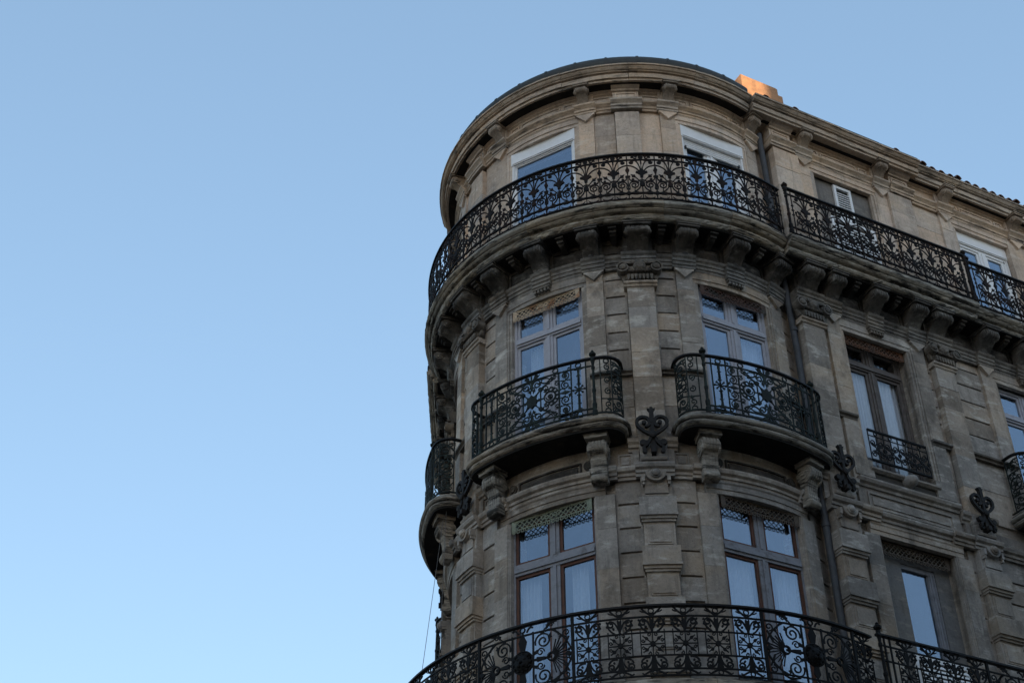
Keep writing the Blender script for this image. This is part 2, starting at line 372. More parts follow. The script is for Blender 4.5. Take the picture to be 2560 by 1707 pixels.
G2 = [15.41, 15.224, 14.89, 14.553, 14.21, 13.876, 13.50]
G1 = [11.63, 11.248, 10.88, 10.51, 10.14, 9.77, 9.40, 9.03, 8.66, 8.30]
def piece_side(fr, p, sgn, dist, limit=None, vis=True):
    """one side of a pier: banded wall, strip and moulding up to the opening"""
    a0, a1 = .212, dist - .99
    b1 = dist - .725
    def sp(u0, u1): return (u0, u1) if sgn > 0 else (-u1, -u0)
    if limit is not None:                           # half pier at the end of the rotunda
        a0 = limit
    if not vis:
        for h, z0, z1, mt in ((HO[1], 4.6, 11.63, 'stone_low'), (HO[2], 12.1, 15.41, 'stone_mid'), (HO[3], 16.3, 18.92, 'stone_top')):
            u0, u1 = sp(a0, a1); stone_put('wall_face', fr, p, u0, u1, 3.03, z0, z1, mt)
            u0, u1 = sp(a1, dist - h); stone_put('wall_face', fr, p, u0, u1, 3.08, z0, z1, mt)
        return
    u0, u1 = sp(a0, a1)
    if u1 - u0 > .05:
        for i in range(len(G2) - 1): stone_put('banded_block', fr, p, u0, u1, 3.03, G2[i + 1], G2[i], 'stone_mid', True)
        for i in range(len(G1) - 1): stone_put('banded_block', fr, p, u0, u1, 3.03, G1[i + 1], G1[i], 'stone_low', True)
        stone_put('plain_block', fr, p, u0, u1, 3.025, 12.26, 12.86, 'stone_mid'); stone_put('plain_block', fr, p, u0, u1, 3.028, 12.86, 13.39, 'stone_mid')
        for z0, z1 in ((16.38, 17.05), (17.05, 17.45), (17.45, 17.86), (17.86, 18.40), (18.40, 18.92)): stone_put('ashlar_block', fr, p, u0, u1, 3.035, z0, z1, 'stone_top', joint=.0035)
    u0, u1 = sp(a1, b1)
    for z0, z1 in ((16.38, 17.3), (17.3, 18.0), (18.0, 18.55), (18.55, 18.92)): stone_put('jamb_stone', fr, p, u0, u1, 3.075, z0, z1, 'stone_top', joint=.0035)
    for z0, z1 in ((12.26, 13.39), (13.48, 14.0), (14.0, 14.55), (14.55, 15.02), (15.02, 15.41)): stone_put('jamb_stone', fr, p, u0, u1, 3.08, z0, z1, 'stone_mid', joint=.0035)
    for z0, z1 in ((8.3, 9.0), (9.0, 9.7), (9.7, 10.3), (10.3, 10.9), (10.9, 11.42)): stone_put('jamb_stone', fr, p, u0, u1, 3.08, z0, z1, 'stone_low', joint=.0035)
    # moulded frame of each opening
    for st, z0, z1, mt in ((1, 8.3, 11.43, 'stone_low'), (2, 12.3, 15.19, 'stone_mid'), (3, 16.38, 18.72, 'stone_top')):
        w = b1 - (dist - HO[st]); w = -w
        a, b = b1, dist - HO[st]
        def fn(mb, m, a=a, b=b, z0=z0, z1=z1):
            k = sgn
            for (x0, x1, d) in ((a, a + (b - a) * .45, 3.068), (a + (b - a) * .45, b, 3.05)):
                lo, hi = (x0, x1) if k > 0 else (-x1, -x0)
                mb.box(m, lo, hi, 2.90, d, z0, z1)
        put('window_moulding', (sgn, st, round(dist, 3)), fn, mt, fr, p, wall)
    # small band at window rail height
    u0, u1 = sp(a0, b1)
    def fb(mb, m, u0=u0, u1=u1):
        mb.prof(m, [(2.96, 13.39), (3.09, 13.39), (3.09, 13.42), (3.13, 13.44), (3.13, 13.475), (2.96, 13.485)], u0, u1, nseg(u1 - u0))
    put('sill_band', (round(u0, 3), round(u1, 3)), fb, 'band', fr, p, wall)

def pilaster(fr, p, vis=True):
    w = .205
    zs2 = [12.24, 12.72, 13.3, 13.75, 14.2, 14.6, 15.0] if vis else [12.24, 15.0]
    for i in range(len(zs2) - 1): stone_put('pilaster_stone', fr, p, -w, w, 3.14, zs2[i], zs2[i + 1], 'stone_mid', joint=.004)
    zs3 = [16.38, 17.1, 17.75, 18.3, 18.86] if vis else [16.38, 18.86]
    for i in range(len(zs3) - 1): stone_put('pilaster_stone', fr, p, -w, w, 3.115, zs3[i], zs3[i + 1], 'stone_top', joint=.004)
    # rusticated lower pilaster: alternating stepped blocks and sunk panels
    def blk(mb, m):
        h = .36
        mb.box(m, -.245, .245, 2.96, 3.21, -.25, 0, 4)
        mb.box(m, -.25, .25, 2.96, 3.225, -.285, -.25, 4)
        mb.box(m, -.235, .235, 2.96, 3.195, -.325, -.285, 4)
        mb.box(m, -.222, .222, 2.96, 3.17, -.36, -.325, 4)
    def pan(mb, m):
        mb.box(m, -.207, .207, 2.96, 3.135, -.385, 0, 4)
        for (a, b, z0, z1) in ((-.165, .165, -.335, -.31), (-.165, .165, -.06, -.04), (-.165, -.14, -.31, -.06), (.14, .165, -.31, -.06)):
            mb.box(m, a, b, 3.13, 3.152, z0, z1, nseg(b - a))
        mb.box(m, -.14, .14, 3.13, 3.165, -.31, -.06, 3)
    for k in range(5):
        zt = 11.26 - .745 * k
        zput(zt, 'rusticated_block', 0, blk, 'stone_low', fr, p, wall)
        zput(zt - .36, 'panel_block', 0, pan, 'stone_low', fr, p, wall)
    # block with half ring under the belt course
    def head(mb, m):
        mb.box(m, -.207, .207, 2.96, 3.135, 11.262, 11.64, 4)
        mb.box(m, -.18, .18, 3.13, 3.15, 11.30, 11.325, 4); mb.box(m, -.155, .155, 3.13, 3.165, 11.335, 11.60, 4)
        for s in (-1, 1): mb.box(m, s * .168 - .022, s * .168 + .022, 3.13, 3.23, 11.50, 11.60)
        for s in (-1, 1): mb.box(m, s * .168 - .014, s * .168 + .014, 3.13, 3.215, 11.455, 11.50)
        mb.leaf(m, arc(0, 11.63, .135, 180, 360, 14), .11, 3.185)
    def disc(mb, m):
        mb.boss(m, 0, 11.60, [(.072, 3.235), (.072, 3.262), (.062, 3.268), (.052, 3.255), (.048, 3.28), (.03, 3.295), (.01, 3.30)], 18)
    hd = put('pilaster_head', 0, head, 'stone_low', fr, p, wall)
    put('roundel', 0, disc, 'stone_low', fr, p, hd, True)
    # pedestal behind the iron anchor
    def ped(mb, m):
        mb.box(m, -.19, .19, 2.96, 3.15, 11.80, 12.24, 4)
        mb.prof(m, [(2.96, 11.86), (3.185, 11.86), (3.20, 11.885), (3.20, 11.90), (2.96, 11.915)], -.175, .175, 4)
        for s in (-1, 1):
            mb.box(m, s * .245 - .045, s * .245 + .045, 2.96, 3.09, 11.80, 12.08)
    put('pedestal', 0, ped, 'stone_low', fr, p, wall)
    # iron anchor shaped like a lyre
    def lyre(mb, m):
        z = 11.93; d = 3.235
        mb.bar(m, [(0, z + .02), (0, z + .30)], .075, .05, d - .02); mb.bar(m, [(0, z + .28), (0, z + .52)], .045, .05, d)
        mb.leaf(m, [(-.028, z + .50), (.028, z + .50), (.03, z + .60), (.028, z + .69), (.055, z + .735), (.025, z + .725), (.016, z + .755), (-.016, z + .755), (-.025, z + .725), (-.055, z + .735), (-.028, z + .69), (-.03, z + .60)], .06, d)
        for s in (1, -1):
            out = bez((.02, z + .30), (.15, z + .38), (.20, z + .47), 8) + arc(.118, z + .515, .085, -25, 195, 10) + bez((.036, z + .49), (.05, z + .43), (.095, z + .45), 4)
            low = bez((.03, z + .26), (.05, z + .16), (.13, z + .10), 6) + [(.12, z + .03)]
            for pts, w_ in ((out, .042), (low, .04)):
                mb.bar(m, pts if s > 0 else mir(pts), w_, .05, d)
            mb.disc(m, s * .105, z + .505, .03, .06, d); mb.disc(m, s * .135, z + .17, .045, .06, d)
            mb.bar(m, [(s * .03, z + .2), (s * .13, z + .17)], .035, .045, d); mb.disc(m, s * .12, z + .03, .03, .05, d, 8)
        mb.boss(m, 0, z + .29, [(.055, d + .02), (.05, d + .05), (.025, d + .06)], 8)
        mb.box(m, -.03, .03, 3.13, d + .05, z - .005, z + .07)
    put('iron_anchor', 0, lyre, 'anchor', fr, p, B)
    # torus under the capital and the capital itself
    def torus(mb, m):
        mb.prof(m, [(2.96, 14.99), (3.155, 14.99), (3.165, 15.01), (3.165, 15.028), (3.19, 15.035), (3.20, 15.055), (3.19, 15.075), (2.96, 15.08)], -.25, .25, 4)
    put('astragal', 0, torus, 'stone_mid', fr, p, wall)
    def cap(mb, m):
        for i in range(6):
            z0 = 15.08 + i * .034; q = i / 5
            mb.box(m, -.20 - .02 * q, .20 + .02 * q, 2.96, 3.15 + .035 * q * q, z0, z0 + .035, 4)
        for i in range(7):                           # hanging leaves on the bell
            u = -.17 + .34 * i / 6
            mb.leaf(m, [(u - .022, 15.19), (u + .022, 15.19), (u + .018, 15.11), (u, 15.085), (u - .018, 15.11)], .05, 3.185)
        mb.box(m, -.23, .23, 2.96, 3.19, 15.28, 15.36, 4)
        for i in range(9): mb.boss(m, -.14 + .28 * i / 8, 15.245, [(.026, 3.185), (.021, 3.23), (.006, 3.245)], 6)
        mb.bar(m, bez((-.30, 15.43), (0, 15.36), (.30, 15.43), 10), .035, .06, 3.20)
        mb.boss(m, 0, 15.335, [(.095, 3.18), (.09, 3.24), (.055, 3.275), (.015, 3.28)], 10)
        for s in (-1, 1): mb.boss(m, s * .035, 15.345, [(.016, 3.235), (.012, 3.255)], 6)
        mb.bar(m, arc(0, 15.335, .03, 210, 330, 5), .012, .02, 3.25)
        for i in range(3):
            u = -.095 + .095 * i
            mb.leaf(m, [(u - .04, 15.42), (u, 15.45), (u + .04, 15.42), (u, 15.375)], .05, 3.215)
        mb.box(m, -.28, .28, 2.96, 3.16, 15.40, 15.47, 4)
    cp = put('capital', 0, cap, 'band', fr, p, wall)
    for s in (-1, 1):
        def vol(mb, m, s=s):
            c = s * .24
            mb.boss(m, c, 15.305, [(.095, 3.10), (.095, 3.215), (.068, 3.20), (.062, 3.22), (.04, 3.265), (.012, 3.275)], 14)
            sp = spiral(c, 15.305, .098, .04, 90, -s * 1.4, 22)
            mb.bar(m, sp, .022, .05, 3.23)
            mb.leaf(m, [(c - .05, 15.22), (c + .05, 15.22), (c + .03, 15.13), (c - .01, 15.11)], .06, 3.12)
        put('volute', s, vol, 'band', fr, p, cp)

for a in PIL_C:
    pilaster('C', a)
    for s in (-1, 1): piece_side('C', a, s, ang(28.8))
vA, vC = -63.6 + 28.8, -178.8 - 28.8
piece_side('C', vA, -1, ang(28.8), limit=ang(5.3)); piece_side('C', vC, 1, ang(28.8), limit=ang(5.3), vis=False)
for s_ in PIL_S[:2]: pilaster('F', s_)
pilaster('F', PIL_S[2], False)
piece_side('F', PIL_S[0], 1, 1.316); piece_side('F', PIL_S[1], -1, 1.32); piece_side('F', PIL_S[1], 1, 1.88); piece_side('F', PIL_S[2], -1, 1.88, vis=False)
for i, s_ in enumerate(PIL_S[:2]): pilaster('L', s_, False)
piece_side('L', PIL_S[0], 1, 1.316, vis=False); piece_side('L', PIL_S[1], -1, 1.32, vis=False); piece_side('L', PIL_S[1], 1, 1.88, vis=False); piece_side('L', PIL_S[2], -1, 1.88, vis=False)
# third storey of the forward facade bay: wide plain piers next to the pilasters
for p_, u0, u1 in ((PIL_S[0], -.205, .33), (PIL_S[1], -.33, .205)):
    for z0, z1 in ((16.38, 17.0), (17.0, 17.5), (17.5, 18.0), (18.0, 18.45), (18.45, 18.9)):
        stone_put('ashlar_block', 'F', p_, u0, u1, 3.125, z0, z1, 'stone_top', joint=.0035)

# ------------------------------------------------------------------ courses between the storeys
def runs(fr):
    """(start, end) of the straight runs and the projecting breaks over pilasters and jamb strips, in u"""
    if fr == 'C':
        base = [(ang(-242.4 - endC), ang(endC))]
        pil = [ang(a) for a in PIL_C]; bays = [ang(b) for b in BAY_C]
    else:
        base = [(1.18, 8.6)]; pil = PIL_S; bays = BAY_S
    return base, pil, bays
def moulding(name, fr, prof, u0, u1, mt, parent=None):
    m = MAP[fr]; mb = MB()
    mb.prof(m, prof, u0, u1, nseg(u1 - u0) if fr == 'C' else 1)
    return link(name, mb.mesh(name, mt), I4 if fr == 'C' else site(fr, 0), parent or wall)
def off(prof, q): return [(d + q if d > 2.97 else d, z) for d, z in prof]
ENT2 = [(2.9, 15.405), (3.085, 15.405), (3.085, 15.455), (3.10, 15.46), (3.10, 15.52), (3.115, 15.525), (3.115, 15.575), (3.14, 15.60), (3.155, 15.635), (2.9, 15.645)]
ENT3 = [(2.9, 18.915), (3.08, 18.915), (3.08, 18.965), (3.095, 18.97), (3.095, 19.02), (3.12, 19.05), (3.145, 19.075), (3.145, 19.11), (2.9, 19.115)]
BELT = [(2.9, 11.62), (3.075, 11.62), (3.075, 11.665), (3.10, 11.67), (3.10, 11.715), (3.14, 11.735), (3.155, 11.775), (3.155, 11.80), (2.9, 11.81)]
STRING = [(2.9, 12.07), (3.07, 12.07), (3.08, 12.11), (3.11, 12.12), (3.115, 12.16), (3.15, 12.19), (3.16, 12.25), (2.9, 12.255)]
LINT1 = [(2.9, 11.43), (3.07, 11.43), (3.07, 11.50), (3.085, 11.505), (3.085, 11.58), (3.10, 11.60), (3.10, 11.618), (2.9, 11.618)]
LINT2 = [(2.9, 15.19), (3.06, 15.19), (3.06, 15.26), (3.075, 15.265), (3.075, 15.38), (3.085, 15.40), (2.9, 15.403)]
LINT3 = [(2.9, 18.72), (3.06, 18.72), (3.06, 18.79), (3.075, 18.795), (3.075, 18.88), (3.085, 18.90), (2.9, 18.912)]
FRZ2 = [(2.9, 15.647), (3.04, 15.647), (3.04, 16.07), (2.9, 16.07)]
FRZ3 = [(2.9, 19.117), (3.04, 19.117), (3.04, 19.36), (3.07, 19.375), (3.07, 19.40), (3.12, 19.415), (3.12, 19.44), (2.9, 19.44)]
for fr in 'CFL':
    base, pil, bays = runs(fr)
    hw = ang(28.8) if fr == 'C' else None
    for u0, u1 in base:
        moulding('architrave_band', fr, ENT2, u0, u1, 'band'); moulding('architrave_band', fr, ENT3, u0, u1, 'cornice')
        moulding('belt_course', fr, BELT, u0, u1, 'stone_low')
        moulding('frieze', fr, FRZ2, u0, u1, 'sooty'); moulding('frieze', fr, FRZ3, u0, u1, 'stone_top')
        moulding('frieze', fr, [(2.9, 11.812), (3.03, 11.812), (3.03, 12.065), (2.9, 12.065)], u0, u1, 'stone_low')
    for b in bays:
        sh = HO
        moulding('lintel', fr, LINT1, b - .86, b + .86, 'stone_low'); moulding('lintel', fr, LINT2, b - .725, b + .725, 'stone_mid'); moulding('lintel', fr, LINT3, b - .725, b + .725, 'stone_top')
    brk = [(p_, .25) for p_ in pil]
    jam = [(b + s * .86, .17) for b in bays for s in (-1, 1)]
    for c, w in brk + jam:
        k = math.degrees(c / R0) if fr == 'C' else c
        q = .075 if w > .2 else .05
        if fr == 'L' and c > 5: continue
        for key, pr, mt in (('e2', ENT2, 'band'), ('e3', ENT3, 'cornice'), ('b', BELT, 'stone_low')):
            pp = off(pr, q)
            put('cornice_break', (key, w), lambda mb, m, pp=pp, w=w: mb.prof(m, pp, -w - .012, w + .012, 3), mt, fr, k, wall)
        # frieze block behind each console
        put('frieze_block', (w, q, 2), lambda mb, m, w=w, q=q: mb.box(m, -w + .03, w - .03, 2.95, 3.04 + q, 15.646, 16.07, 3), 'sooty', fr, k, wall)
        put('frieze_block', (w, q, 3), lambda mb, m, w=w, q=q: mb.box(m, -w + .03, w - .03, 2.95, 3.04 + q, 19.118, 19.435, 3), 'stone_top', fr, k, wall)
        if w < .2:                                   # pointed drop under the break, second and third storey
            for zz, mt, df in ((15.405, 'stone_mid', 3.105), (18.915, 'stone_top', 3.10)):
                put('pendant', (zz,), lambda mb, m, zz=zz, df=df: mb.leaf(m, [(-.155, zz), (-.155, zz - .035), (-.125, zz - .045), (0, zz - .175), (.125, zz - .045), (.155, zz - .035), (.155, zz)], .05, df), mt, fr, k, wall)
    # string course beside the balconies
    for p_ in pil:
        for s in (-1, 1):
            if fr == 'C' or True:
                a, b = sorted((p_ + s * .21, p_ + s * .34))
                k = math.degrees(p_ / R0) if fr == 'C' else p_
                put('string_course', (s,), lambda mb, m, s=s: mb.prof(m, STRING, *sorted((s * .192, s * .345)), 1), 'stone_low', fr, k, wall)
    # frieze panels
    def raised(w, h, d, dep, style):
        def fn(mb, m):
            if style == 'faceted':
                n = 6
                o_ = [(-w, -h), (w, -h), (w, h), (-w, h)]
                i_ = [(-w + .10, -h * .15), (w - .10, -h * .15), (w - .10, h * .15), (-w + .10, h * .15)]
                mb.add([m(u, d, z) for u, z in o_] + [m(u, d + dep, z) for u, z in i_] + [m(u, d - .02, z) for u, z in o_],
                       [(4, 5, 6, 7)] + [(i, (i + 1) % 4, 4 + (i + 1) % 4, 4 + i) for i in range(4)] + [(8, 9, 10, 11)] + [(i, (i + 1) % 4, 8 + (i + 1) % 4, 8 + i) for i in range(4)])
                for (a, b, z0, z1) in ((-w - .03, w + .03, -h - .03, -h), (-w - .03, w + .03, h, h + .03), (-w - .03, -w, -h, h), (w, w + .03, -h, h)):
                    mb.box(m, a, b, d - .02, d + .02, z0, z1, nseg(b - a))
            else:
                for (a, b, z0, z1) in ((-w, w, -h, -h + .025), (-w, w, h - .025, h), (-w, -w + .025, -h + .025, h - .025), (w - .025, w, -h + .025, h - .025)):
                    mb.box(m, a, b, d - .02, d + dep, z0, z1, nseg(b - a))
                mb.box(m, -w + .05, w - .05, d - .02, d + dep * .8, -h + .05, h - .05, nseg(2 * w))
        return fn
    for b in bays:
        if fr == 'L': continue
        k = math.degrees(b / R0) if fr == 'C' else b
        for s in (-1, 1):
            zput(15.84, 'frieze_panel', 'f2', raised(.23, .125, 3.04, .055, 'faceted'), 'sooty', fr, k, wall, shift=s * .42)
            zput(19.235, 'frieze_panel', 's3', raised(.095, .085, 3.04, .018, 'sunk'), 'stone_top', fr, k, wall, shift=s * .545)
        zput(19.235, 'frieze_panel', 'l3', raised(.40, .085, 3.04, .018, 'sunk'), 'stone_top', fr, k, wall)
        if fr == 'C' or b > 4:
            zput(11.92, 'frieze_panel', 'w1', raised(.52, .10, 3.03, .03, 'sunk'), 'sooty', fr, k, wall)
            for s in (-1, 1):
                zput(11.955, 'rosette', 'r1', lambda mb, m: mb.boss(m, 0, 0, [(.08, 3.02), (.08, 3.055), (.05, 3.05), (.05, 3.065), (.02, 3.07)], 12), 'sooty', fr, k, wall, True, shift=s * .635)
    for p_ in pil:
        if fr == 'L': continue
        k = math.degrees(p_ / R0) if fr == 'C' else p_
        for s in (-1, 1):
            if fr == 'C':
                zput(15.84, 'frieze_panel', 'p2', raised(.15, .13, 3.04, .02, 'sunk'), 'sooty', fr, k, wall, shift=s * .42)
                zput(19.235, 'frieze_panel', 'p3', raised(.17, .09, 3.04, .018, 'sunk'), 'stone_top', fr, k, wall, shift=s * .43)
                zput(11.95, 'frieze_panel', 'p1', raised(.105, .11, 3.03, .02, 'sunk'), 'stone_low', fr, k, wall, shift=s * .40)
        zput(19.235, 'frieze_panel', 'q3', raised(.18, .085, 3.112, .018, 'sunk'), 'stone_top', fr, k, wall)
        # capping block of the pilaster under the main cornice
        put('pilaster_cap', 0, lambda mb, m: mb.prof(m, [(2.95, 19.36), (3.15, 19.36), (3.16, 19.39), (3.20, 19.405), (3.24, 19.44), (2.95, 19.44)], -.235, .235, 4), 'stone_top', fr, k, wall)

# plain frieze with a long moulded panel below the recessed facade window
def fpan(mb, m):
    mb.box(m, -.95, .95, 3.0, 3.07, 11.815, 12.40)
    for (a, b, z0, z1) in ((-.80, .80, 11.86, 11.89), (-.80, .80, 12.10, 12.13), (-.80, -.77, 11.89, 12.10), (.77, .80, 11.89, 12.10)): mb.box(m, a, b, 3.06, 3.095, z0, z1)
    mb.box(m, -.72, .72, 3.06, 3.085, 11.93, 12.06)
    mb.prof(m, [(3.0, 12.20), (3.10, 12.20), (3.11, 12.24), (3.15, 12.26), (3.17, 12.30), (3.17, 12.33), (3.0, 12.34)], -.95, .95)
    mb.prof(m, [(3.0, 12.52), (3.09, 12.52), (3.13, 12.55), (3.13, 12.58), (3.0, 12.59)], -.66, .66)
    mb.box(m, -.95, -.60, 3.0, 3.10, 12.40, 12.70); mb.box(m, .60, .95, 3.0, 3.10, 12.40, 12.70)
put('apron_panel', 'F1', fpan, 'stone_low', 'F', 2.70, wall)
put('apron_boss', 'F1', lambda mb, m: mb.boss(m, .05, 12.50, [(.10, 3.05), (.105, 3.11), (.09, 3.19), (.06, 3.24), (.02, 3.26)], 12), 'stone_low', 'F', 2.70, wall, True)

# ------------------------------------------------------------------ scroll consoles
def console(w, p, h, dw, zt):
    """S-scroll bracket: half width w, projection p, height h, wall depth dw, top zt"""
    r1, r2 = h * .17, h * .10
    zb = zt - h
    def profile(e):
        pts = [(dw, zt)]
        cx, cz = dw + p - r1, zt - r1
        pts += [(dw + p * .2, zt)]
        pts += [(cx + (r1 + e) * C(rad(a)), cz + (r1 + e) * S(rad(a))) for a in range(90, -76, -15)]
        x0, z0 = cx + (r1 + e) * C(rad(-75)), cz + (r1 + e) * S(rad(-75))
        c2x, c2z = dw + r2 * 1.25, zb + r2
        x2, z2 = c2x + (r2 + e) * C(rad(60)), c2z + (r2 + e) * S(rad(60))
        x1, z1 = dw + p * .38 + e, zt - h * .56
        pts += bez((x0, z0), (x1, z1), (x2, z2), 6)[1:]
        pts += [(c2x + (r2 + e) * C(rad(a)), c2z + (r2 + e) * S(rad(a))) for a in range(40, -111, -30)]
        pts += [(dw, zb)]
        return pts, (cx, cz), (c2x, c2z)
    def fn(mb, m):
        pr, c1, c2 = profile(0.)
        mb.prof(m, pr, -w, w, 2)
        pe, _, _ = profile(.009)
        for i in range(5):
            a = -w * .98 + w * 1.96 * i / 5 + w * .05
            mb.prof(m, pe, a, a + w * .29, 1)
        for s in (-1, 1):
            mb.cyl_u(m, *sorted((s * w * .9, s * (w + .016))), c1[0] - r1 * .3, c1[1] - r1 * .3, r1 * 1.25, 14)
            mb.cyl_u(m, *sorted((s * w * .9, s * (w + .03))), c1[0] - r1 * .3, c1[1] - r1 * .3, r1 * .75, 12)
            mb.cyl_u(m, *sorted((s * w * .9, s * (w + .042))), c1[0] - r1 * .3, c1[1] - r1 * .3, r1 * .35, 8)
        mb.cyl_u(m, -w * .8, w * .8, c2[0] + .01, c2[1], r2 * 1.15, 10)
        mb.box(m, -w - .035, w + .035, dw - .02, dw + p + .03, zt, zt + h * .085, 2)
        mb.box(m, -w - .05, w + .05, dw - .02, dw + p + .045, zt + h * .085, zt + h * .15, 2)
    return fn
def berry(w, dw, zb):
    return lambda mb, m: mb.boss(m, 0, zb, [(.05, dw), (.055, dw + .03), (.04, dw + .06), (.012, dw + .075)], 8)
SC = [('C', a) for a in PIL_C] + [('C', b + s * 15.4) for b in BAY_C for s in (-1, 0, 1)]
SC += [('F', p) for p in PIL_S] + [('F', b + s * .84) for b in BAY_S for s in (-1, 0, 1)]
SC += [('L', p) for p in PIL_S] + [('L', b + s * .84) for b in BAY_S for s in (-1, 0, 1)]
for fr, k in SC:
    pl = (fr == 'C' and k in PIL_C) or (fr != 'C' and k in PIL_S)
    w = .158 if pl else .125
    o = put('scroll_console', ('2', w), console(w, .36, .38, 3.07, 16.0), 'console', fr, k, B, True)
    put('acorn', ('2',), berry(w, 3.12, 15.665), 'sooty', fr, k, o, True)
    jamb = not pl and ((fr == 'C' and all(abs(k - b) > 1 for b in BAY_C)) or (fr != 'C' and all(abs(k - b) > .1 for b in BAY_S)))
    if jamb:
        put('cornice_console', '3', console(.085, .24, .32, 3.085, 19.40), 'sooty_top', fr, k, B, True)
    elif not pl and fr != 'L':                       # guttae bracket under the middle console
        def gut(mb, m):
            mb.box(m, -.16, .16, 3.0, 3.165, 15.37, 15.405, 2); mb.box(m, -.145, .145, 3.0, 3.15, 15.33, 15.37, 2)
            for i in range(5): mb.box(m, -.13 + i * .058, -.13 + i * .058 + .034, 3.0, 3.14, 15.275, 15.33)
            mb.prof(m, ENT2 and off(ENT2, .05), -.16, .16, 2)
        put('guttae_bracket', '2', gut, 'band', fr, k, wall)
# modillions between the consoles
def modil(mb, m):
    mb.box(m, -.06, .06, 3.04, 3.38, 16.01, 16.07); mb.box(m, -.05, .05, 3.04, 3.33, 15.96, 16.01)
    mb.prof(m, [(3.04, 15.96), (3.30, 15.96), (3.27, 15.93), (3.18, 15.92), (3.04, 15.90)], -.04, .04)
MO = [('C', b + s * 7.7) for b in BAY_C for s in (-1, 1)] + [('C', p + s * 6.6) for p in PIL_C for s in (-1, 1)] + [('C', -42.5)]
MO += [('F', b + s * .42) for b in BAY_S for s in (-1, 1)] + [('F', 4.5)] + [('L', b + s * .42) for b in BAY_S for s in (-1, 1)]
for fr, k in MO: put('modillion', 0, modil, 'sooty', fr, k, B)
# consoles under the second-storey balconies
BALC = [('C', b) for b in BAY_C] + [('F', 5.9), ('L', 5.9)]
for fr, b in BALC:
    for s in (-1, 1):
        k = b + (s * 15.2 if fr == 'C' else s * .83)
        put('balcony_console', '1', console(.11, .235, .64, 3.135, 12.175), 'slab_low', fr, k, B, True)

# ------------------------------------------------------------------ slabs and main cornice, cut into stones
def stones(name, fr, prof, u0, u1, step, mt, q=0., gap=.006):
    n = max(1, round(abs(u1 - u0) / step)); w = (u1 - u0) / n
    pr = off(prof, q)
    for i in range(n):
        c = u0 + w * (i + .5); jit = random.choice((-.004, 0, .003, .005))
        pp = [(d + jit if d > 3.2 else d, z) for d, z in pr]
        k = math.degrees(c / R0) if fr == 'C' else c
        if mt in ('slab', 'cornice', 'slab_low'):
            amp = .0022 if mt == 'slab' else .0015
            def chip(mb, m, pp=pp):
                a, b = -w / 2 + gap / 2, w / 2 - gap / 2; ns = max(2, int(w / .05)); k_ = len(pp); vs = []
                for i2 in range(ns + 1):
                    for d_, z_ in pp:
                        jd = random.gauss(0, amp) if 3.28 < d_ and 0 < i2 < ns else 0
                        if mt == 'slab' and random.random() < .12 and 3.4 < d_ < 3.54: jd -= .018
                        vs.append(m(a + (b - a) * i2 / ns, d_ + jd, z_ + (random.gauss(0, amp * .5) if 3.3 < d_ < 3.6 else 0)))
                mb.add(vs, [(x_ * k_ + j_, x_ * k_ + (j_ + 1) % k_, (x_ + 1) * k_ + (j_ + 1) % k_, (x_ + 1) * k_ + j_) for x_ in range(ns) for j_ in range(k_)] + [tuple(range(k_))[::-1], tuple(ns * k_ + j_ for j_ in range(k_))])
            put(name, (fr, i, q, prof[0], u0), chip, mt, fr, k, B)
            continue
        put(name, (fr, round(w, 4), q, jit, prof[0]), lambda mb, m, pp=pp: mb.prof(m, pp, -w / 2 + gap / 2, w / 2 - gap / 2, nseg(w) if fr == 'C' else 1), mt, fr, k, B)
SLAB3 = [(2.9, 16.07), (3.44, 16.07), (3.47, 16.085), (3.492, 16.12), (3.488, 16.15), (3.46, 16.158), (3.46, 16.19), (3.52, 16.197), (3.545, 16.22), (3.545, 16.238), (3.57, 16.246), (3.60, 16.275), (3.606, 16.30), (3.60, 16.325), (3.572, 16.334), (3.572, 16.378), (2.9, 16.38)]
CORN = [(2.9, 19.44), (3.33, 19.44), (3.33, 19.425), (3.37, 19.425), (3.37, 19.475), (3.40, 19.48), (3.40, 19.535), (3.378, 19.54), (3.378, 19.557), (3.43, 19.562), (3.43, 19.577), (3.455, 19.587), (3.485, 19.625), (3.478, 19.642), (3.505, 19.647), (3.505, 19.677), (2.9, 19.69)]
CORN = [(d - .06 if d > 3.3 else d, z + .04 if z > 19.5 else z) for d, z in CORN]
SLAB1 = [(2.9, 8.02), (3.62, 8.02), (3.68, 8.10), (3.76, 8.16), (3.78, 8.22), (3.84, 8.25), (3.86, 8.30), (3.86, 8.372), (2.9, 8.38)]
JOG3, JOGC, JOG1 = .835, .70, .92
def angle_of(s, R): return math.degrees(math.asin(s / R))
aS, aC, a1 = (math.degrees(TH) + angle_of(JOG3, 3.6), math.degrees(TH) + angle_of(JOGC, 3.5), math.degrees(TH) + angle_of(JOG1, 3.85))
sym = lambda a: -242.4 - a
stones('balcony_slab_stone', 'C', SLAB3, ang(sym(aS)), ang(aS), 1.0, 'slab')
stones('cornice_stone', 'C', CORN, ang(sym(aC)), ang(aC), 1.05, 'cornice')
stones('lower_slab_stone', 'C', SLAB1, ang(sym(a1)), ang(a1), 1.0, 'slab_low')
for fr in 'FL':
    stones('balcony_slab_stone', fr, SLAB3, JOG3, 4.72, .97, 'slab'); stones('balcony_slab_stone', fr, SLAB3, 4.72, 9.0, 1.07, 'slab', -.085)
    stones('cornice_stone', fr, CORN, JOGC, 4.37, .92, 'cornice', 0. if fr == 'F' else -.11); stones('cornice_stone', fr, CORN, 4.37, 9.4, 1.0, 'cornice', -.085)
    stones('lower_slab_stone', fr, SLAB1, JOG1, 9.0, 1.0, 'slab_low')
